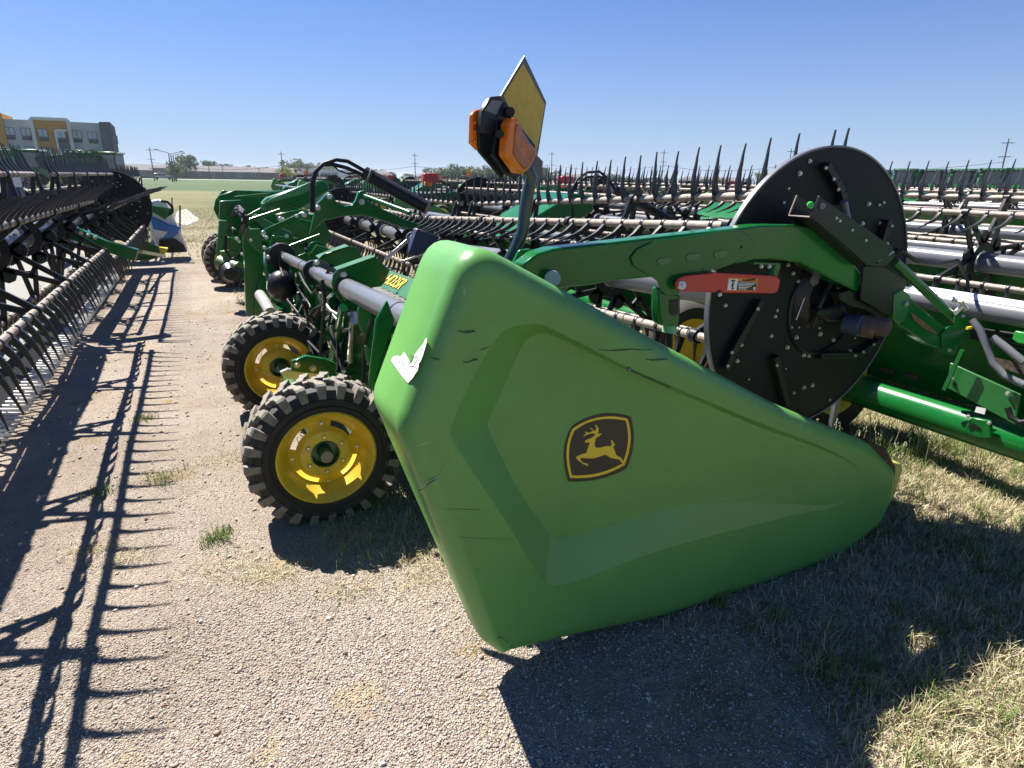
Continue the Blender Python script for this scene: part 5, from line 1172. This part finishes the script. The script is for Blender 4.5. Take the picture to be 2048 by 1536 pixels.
for x_, y_, o_, pr_ in ((-14, 263, .02, g0), (19, 264, .02, g0), (52, 265.5, .02, g0), (86, 267.5, 1.02, mt), (121.5, 269.5, 1.82, cw), (154, 270.5, .04, g1), (185, 272.5, .04, g1)): window(x_, y_, o_, pr_)
for k in range(3):
    MB().box(zfl(a.lerp(b, .55), a.z-2.6-3.05*k), (.9, .9, 1.5)).build('side_window', GLAZE, HO)

# poles, lamps, sign, van, truck, houses
WOOD = mat('pole_wood', (.20, .16, .13), .9)
def ztop(px, py, dist):   # height seen at pixel for a thing standing dist away
    d = ray(px, py); return CAMH + d.z*dist/math.hypot(d.x, d.y)
def pole(px0, ptop, ybot, dist, label, arms=3, r=.13):
    b = hpt(px0, dist); top = ray(*ptop); s = dist/math.hypot(top.x, top.y); t = cC+top*s
    t = Vector((b.x+(t.x-b.x)*.35, b.y+(t.y-b.y)*.35, t.z))
    R_ = thing('utility_pole', label, 'pole', b, 'utility poles along the road')
    MB().tube([b, t], [r, r*.6], 8).build('pole', WOOD, R_)
    pr_ = Vector((-b.y, b.x, 0)).normalized()
    for k in range(arms): q = t-Vector((0,0,.6+1.9*k)); MB().bar(q-pr_*.75, q+pr_*.75, .10, .10).build('cross_arm', WOOD, R_)
    return t
tops = []
tops.append(pole(307, (298, 294), 352, 165, 'tall pole with four short arms left of the street lamps', 4))
tops.append(pole(566, (562, 303), 358, 170, 'tall pole behind the yellow green bush', 4))
tops.append(pole(831, (829, 306), 360, 170, 'tall thin pole above the red light, left of the sign', 2))
tops.append(pole(1103, (1102, 303), 362, 170, 'tall thin pole just right of the warning sign', 1))
pole(1095, (1094, 330), 362, 215, 'short pole with wide top arm beside the tall one right of the sign', 1)
pole(1122, (1123, 338), 364, 240, 'small distant pole above the arched hoses', 1)
tops.append(pole(1323, (1329, 300), 368, 150, 'pole seen between the tall black tines', 5))
tops.append(pole(1574, (1580, 297), 370, 150, 'pole peeping over the upper left of the black disc', 3))
tops.append(pole(1996, (2013, 277), 375, 120, 'leaning pole with short rungs at the far right', 4))
pole(446, (446, 332), 352, 260, 'short T shaped pole over the far roofs', 1, .14); pole(518, (519, 335), 355, 260, 'short T shaped pole left of the yellow green bush', 1, .14); pole(354, (353, 326), 352, 240, 'dark short pole right of the street lamps', 3, .14)
wr = MB()
for q0, q1 in zip(tops[:-1], tops[1:]):
    pts = [q0.lerp(q1, i/8)-Vector((0,0,3.2+1.2*4*(i/8)*(1-i/8))) for i in range(9)]; wr.tube(pts, .035, 4)
wr.build('power_line', HOSE, label='thin power line strung between the tall roadside poles', cat='wire')
def lamp(px, py, d, lab_, out):
    b = hpt(px+6, d); z = ztop(px, py, d); R_ = thing('street_lamp', lab_, 'street lamp', b, 'street lamps by the road')
    MB().tube([b, b+Vector((0,0,z))], [.14, .09], 8).build('pole', SIGNG, R_); pr_ = Vector((b.y, -b.x, 0)).normalized()*out
    MB().bar(b+Vector((0,0,z)), b+Vector((0,0,z+.5))+pr_*1.9, .12, .1).build('arm', SIGNG, R_); MB().box(b+Vector((0,0,z+.55))+pr_*2.1, (.7,.5,.16)).build('lamp_head', SIGNG, R_)
lamp(337, 306, 150, 'street lamp leftmost of the three, arm reaching left', -1); lamp(341, 308, 156, 'middle street lamp of the three', 1); lamp(345, 311, 162, 'rightmost street lamp of the three', 1); lamp(413, 328, 250, 'lone faint street lamp over the far roofs', 1)
bb = thing('billboard', 'small grey billboard behind the silver van', 'billboard', hpt(320, 225)); pr_ = Vector((-bb.location.y, bb.location.x, 0)).normalized()
for s_ in (-1, 1): MB().bar(bb.location+pr_*s_*1.2, bb.location+pr_*s_*1.2+Vector((0,0,3)), .15, .15).build('leg', WOOD, bb)
MB().prism([bb.location+pr_*s1*1.9+Vector((0,0,z_)) for s1, z_ in ((-1,1.6),(1,1.6),(1,3.2),(-1,3.2))], bb.location.normalized()*.15).build('panel', SIGNG, bb)
# van
vn = thing('minivan', 'silver minivan on the road left of the street lamps', 'van', hpt(325, 200))
vx = Vector((dirh(325).y, -dirh(325).x, 0)); vy = Vector((dirh(325).x, dirh(325).y, 0)); V0 = vn.location
def vp(a, z, o=-1): return V0+vx*a+Vector((0,0,z))+vy*o*.9
MB().prism([vp(a, z) for a, z in ((-2.4,.3),(-2.45,1.0),(-2.2,1.65),(-1.2,1.75),(.5,1.7),(1.3,1.1),(2.2,.95),(2.45,.7),(2.45,.3))], vy*1.8).build('body', mat('silver_car_paint', (.42,.42,.43), .3, metal=.3), vn, bevel=.08)
for a, b_w in ((-1.7,.55),(-.75,.55),(.25,.6)): MB().prism([vp(a-b_w*.8,1.08,-1.02), vp(a+b_w*.8,1.08,-1.02), vp(a+b_w*.7,1.55,-1.02), vp(a-b_w*.8,1.55,-1.02)], vy*.02).build('window', GLASS, vn)
for a in (-1.5, 1.5): MB().cyl(vp(a,.34,-1.03), vp(a,.34,-.75), .34, 20).build('wheel', RUB, vn)
# truck with white trailer
tk = thing('semi_truck', 'grey truck pulling a white box trailer on the far road', 'truck', hpt(648, 215)); T0 = tk.location; tx = Vector((dirh(640).y, -dirh(640).x, 0)); ty_ = dirh(640)
def tp(a, z, o=-1.2): return T0+tx*a+Vector((0,0,z))+ty_*o
MB().prism([tp(-4.6,1.1), tp(7.4,1.1), tp(7.4,3.7), tp(-4.6,3.7)], ty_*2.5).build('trailer', mat('trailer_white', (.55,.56,.58), .5), tk)
MB().prism([tp(-8.2,.6), tp(-5.0,.6), tp(-5.0,3.6), tp(-6.3,3.5), tp(-6.9,2.2), tp(-8.2,2.0)], ty_*2.4).build('cab', mat('truck_grey_paint', (.35,.37,.4), .4), tk, bevel=.1)
for a in (-7.4,-5.2,-4.1,5.2,6.3): MB().cyl(tp(a,.5,-1.25), tp(a,.5,-.9), .5, 16).build('wheel', RUB, tk)
ROOF = mat('grey_shingle_roof', (.14,.13,.13), .9, var=.1); WALLM = mat('house_brick', (.26,.21,.18), .9, var=.1)
def house(px, d, w, dp_, h, rh, lab_):
    b = hpt(px, d); R_ = thing('house', lab_, 'house', b, 'low houses behind the road'); u = dirh(px); v = Vector((u.y, -u.x, 0))
    def q(a, c, z): return b+v*a+u*c+Vector((0,0,z))
    MB().prism([q(-w/2,0,-.2), q(w/2,0,-.2), q(w/2,0,h), q(-w/2,0,h)], u*dp_).build('wall', WALLM, R_)
    MB().add([q(-w/2-.5,-.5,h), q(w/2+.5,-.5,h), q(w/2+.5,dp_+.5,h), q(-w/2-.5,dp_+.5,h), q(-w/2+rh*1.5,dp_/2,h+rh), q(w/2-rh*1.5,dp_/2,h+rh)], [(0,1,5,4),(1,2,5),(2,3,4,5),(3,0,4),(0,3,2,1)]).build('roof', ROOF, R_, smooth=0)
    for k in range(int(w/5)): a = -w/2+2.5+k*4.6; f = MB().prism([q(a-.6,-.05,1.0), q(a+.6,-.05,1.0), q(a+.6,-.05,2.1), q(a-.6,-.05,2.1)], u*.06).build('window', WHITE, R_); MB().prism([q(a-.5,-.08,1.1), q(a+.5,-.08,1.1), q(a+.5,-.08,2.0), q(a-.5,-.08,2.0)], u*.02).build('pane', GLASS, f)
for px, d, w, lab_ in ((268, 250, 18, 'pale roofed house left of the silver van'), (395, 270, 20, 'grey hip roofed house right of the street lamps'), (420, 262, 40, 'long low grey roofed house beside the T shaped pole'), (480, 280, 22, 'small house left of the yellow green bush'), (520, 285, 20, 'hip roofed house directly left of the pole with four arms'), (596, 270, 20, 'house right of the yellow green bush'), (950, 300, 16, 'gabled house left of the light post'), (1130, 300, 20, 'pale house behind the arched hoses'), (1420, 330, 30, 'long low house between the tall tines'), (745, 300, 18, 'house behind the black cylinder')): house(px, d, w, 9, 2.6, 1.9, lab_)

# trees
def leafm(name, c): return island_mat(name, [(0, tuple(x*.45 for x in c)), (.5, c), (1, tuple(min(1, x*1.7) for x in c))], tl=.2)
LEAVES = [leafm('oak_leaves', (.11, .15, .065)), leafm('elm_leaves', (.14, .18, .08)), leafm('dark_leaves', (.085, .12, .06)), leafm('yellow_leaves', (.25, .26, .04))]
def tree_mesh(m, h, w, n=900):
    cl = [(rng.normal(0, w*.28), rng.normal(0, w*.28), h*rng.uniform(.38, .86), rng.uniform(.16, .30)*w) for _ in range(11)]
    k = rng.integers(0, len(cl), n); C_ = np.array(cl)[k]; dv = rng.normal(0, 1, (n, 3)); dv /= np.linalg.norm(dv, axis=1)[:, None]; r_ = C_[:, 3]*rng.uniform(.55, 1.05, n)
    P_ = C_[:, :3]+dv*r_[:, None]*np.array([1, 1, .8]); P_[:, 2] = np.clip(P_[:, 2], h*.18, h)
    s_ = rng.uniform(.18, .42, n)*w*.12; a = rng.normal(0, 1, (n, 3)); a /= np.linalg.norm(a, axis=1)[:, None]; b = np.cross(a, dv); b /= np.linalg.norm(b, axis=1)[:, None]+1e-6
    V = np.stack([P_+a*s_[:, None], P_+b*s_[:, None], P_-a*s_[:, None], P_-b*s_[:, None]], 1).reshape(-1, 3)
    return fast_mesh('crown', V, (np.arange(n)*4)[:, None]+np.arange(4)[None], m)
TM = [(tree_mesh(LEAVES[i % 3], 8, 8 if i < 4 else 11), i) for i in range(7)]; YT = tree_mesh(LEAVES[3], 6, 7)
BARK = mat('tree_bark', (.09, .07, .055), .9)
def trunk_mesh():
    t = MB(); t.tube([(0,0,-.2), (.1,0,1.6), (0,.1,3.4), (.1,0,5)], [.28,.2,.13,.05], 7)
    for k in range(5): a = k*1.3; t.tube([(.05,0,1.9+.3*k), (math.cos(a)*1.2, math.sin(a)*1.2, 3.4+.4*k), (math.cos(a)*2.1, math.sin(a)*2.1, 4.4+.4*k)], [.1,.06,.02], 5)
    return t.mesh('trunk', BARK)
TRK = trunk_mesh()
ANCH = [(255,'just right of the hotel end'),(300,'behind the tall pole with short arms'),(345,'behind the street lamps'),(400,'above the lone faint street lamp'),(450,'behind the T shaped pole'),(500,'above the small house'),(548,'left of the yellow green bush'),(620,'right of the yellow green bush'),(690,'behind the arched black hoses'),(745,'behind the black cylinder'),(800,'above the red rear light'),(850,'near the thin pole left of the sign'),(905,'left of the amber lights'),(960,'under the amber lights'),(1030,'behind the light post'),(1090,'right of the light post'),(1150,'behind the second set of arched hoses'),(1220,'above the distant black disc'),(1290,'left of the pole among the tall tines'),(1360,'right of the pole among the tall tines'),(1430,'behind the tallest tines'),(1520,'left of the near black disc'),(1640,'hidden behind the near black disc'),(1790,'at the right rim of the near black disc'),(1880,'behind the far right combines'),(1960,'left of the leaning pole'),(2100,'right of the leaning pole')]
def TLf(px):
    return 'broad leaved tree in the far row, '+min(ANCH, key=lambda q: abs(q[0]-px))[1]
def tree(px, d, s, me, lab_=None, grp='trees in the row behind the road', zs=1):
    b = hpt(px, d); lab_ = lab_ or TLf(px); R_ = thing('broadleaf_tree', lab_, 'tree', b, grp); R_.rotation_euler = (0,0,rng.uniform(0,6.28)); R_.scale = (s, s, s*zs)
    for nm, m_ in (('trunk', TRK), ('crown', me)): o = bpy.data.objects.new(nm, m_); COL.objects.link(o); o.parent = R_
for i in range(150):
    px = 215+i*12.6+rng.normal(0, 6)
    if px > 2090: break
    big = 1.0+.35*math.sin(px*.013)+.25*math.sin(px*.041+1)
    d = rng.uniform(285, 400)
    tree(px, d, max(.45, big*rng.uniform(.55, .95)*(d/330)*(.66 if px > 1050 else .8)), TM[rng.integers(0, 7)][0])
for px, s in ((905, 1.25), (880, 1.0), (930, 1.1), (1000, 1.1), (975, 1.2), (1040, .9), (860, 1.0), (1090, 1.1), (600, 1.0), (385, 1.1), (420, 1.2)): tree(px, 275, s*.72, TM[rng.integers(0, 7)][0])
tree(571, 190, .62, YT, 'yellow green bushy tree at the foot of the pole with four arms', None); tree(596, 205, .42, YT, 'small yellow green shrub right of the larger one', None)
tree(350, 190, .62, TM[1][0], 'small tree under the three street lamps', None); tree(372, 260, 1.0, TM[2][0], 'rounded tree right of the street lamps', None)
# marker stakes in the lane
for (x, y0_, y1_, l_) in ((344, 395, 452, 'thin dark stake standing behind the white shield'), (360, 411, 488, 'thin grey stake right of the blue cover')):
    b = at(x, y1_, Z=0); o = MB().cyl(b, at(x, y0_, Y=b.y), .02, 8).build('marker_stake', SIGNG, label=l_, cat='stake')

# the air: faint haze that pales the far trees
hz = MB().box((0, 1600, 8), (5200, 4000, 18)); HZ = hz.build('haze', GLASS, kind='stuff', smooth=0); HZ.data.materials.clear()
hm = bpy.data.materials.new('haze_air'); hm.use_nodes = True; ht = hm.node_tree; ht.nodes.remove(ht.nodes['Principled BSDF'])
pv = ht.nodes.new('ShaderNodeVolumePrincipled'); pv.inputs['Density'].default_value = .00022; pv.inputs['Color'].default_value = (.80, .88, 1, 1); pv.inputs['Anisotropy'].default_value = .3
ht.links.new(pv.outputs[0], ht.nodes['Material Output'].inputs['Volume']); HZ.data.materials.append(hm)
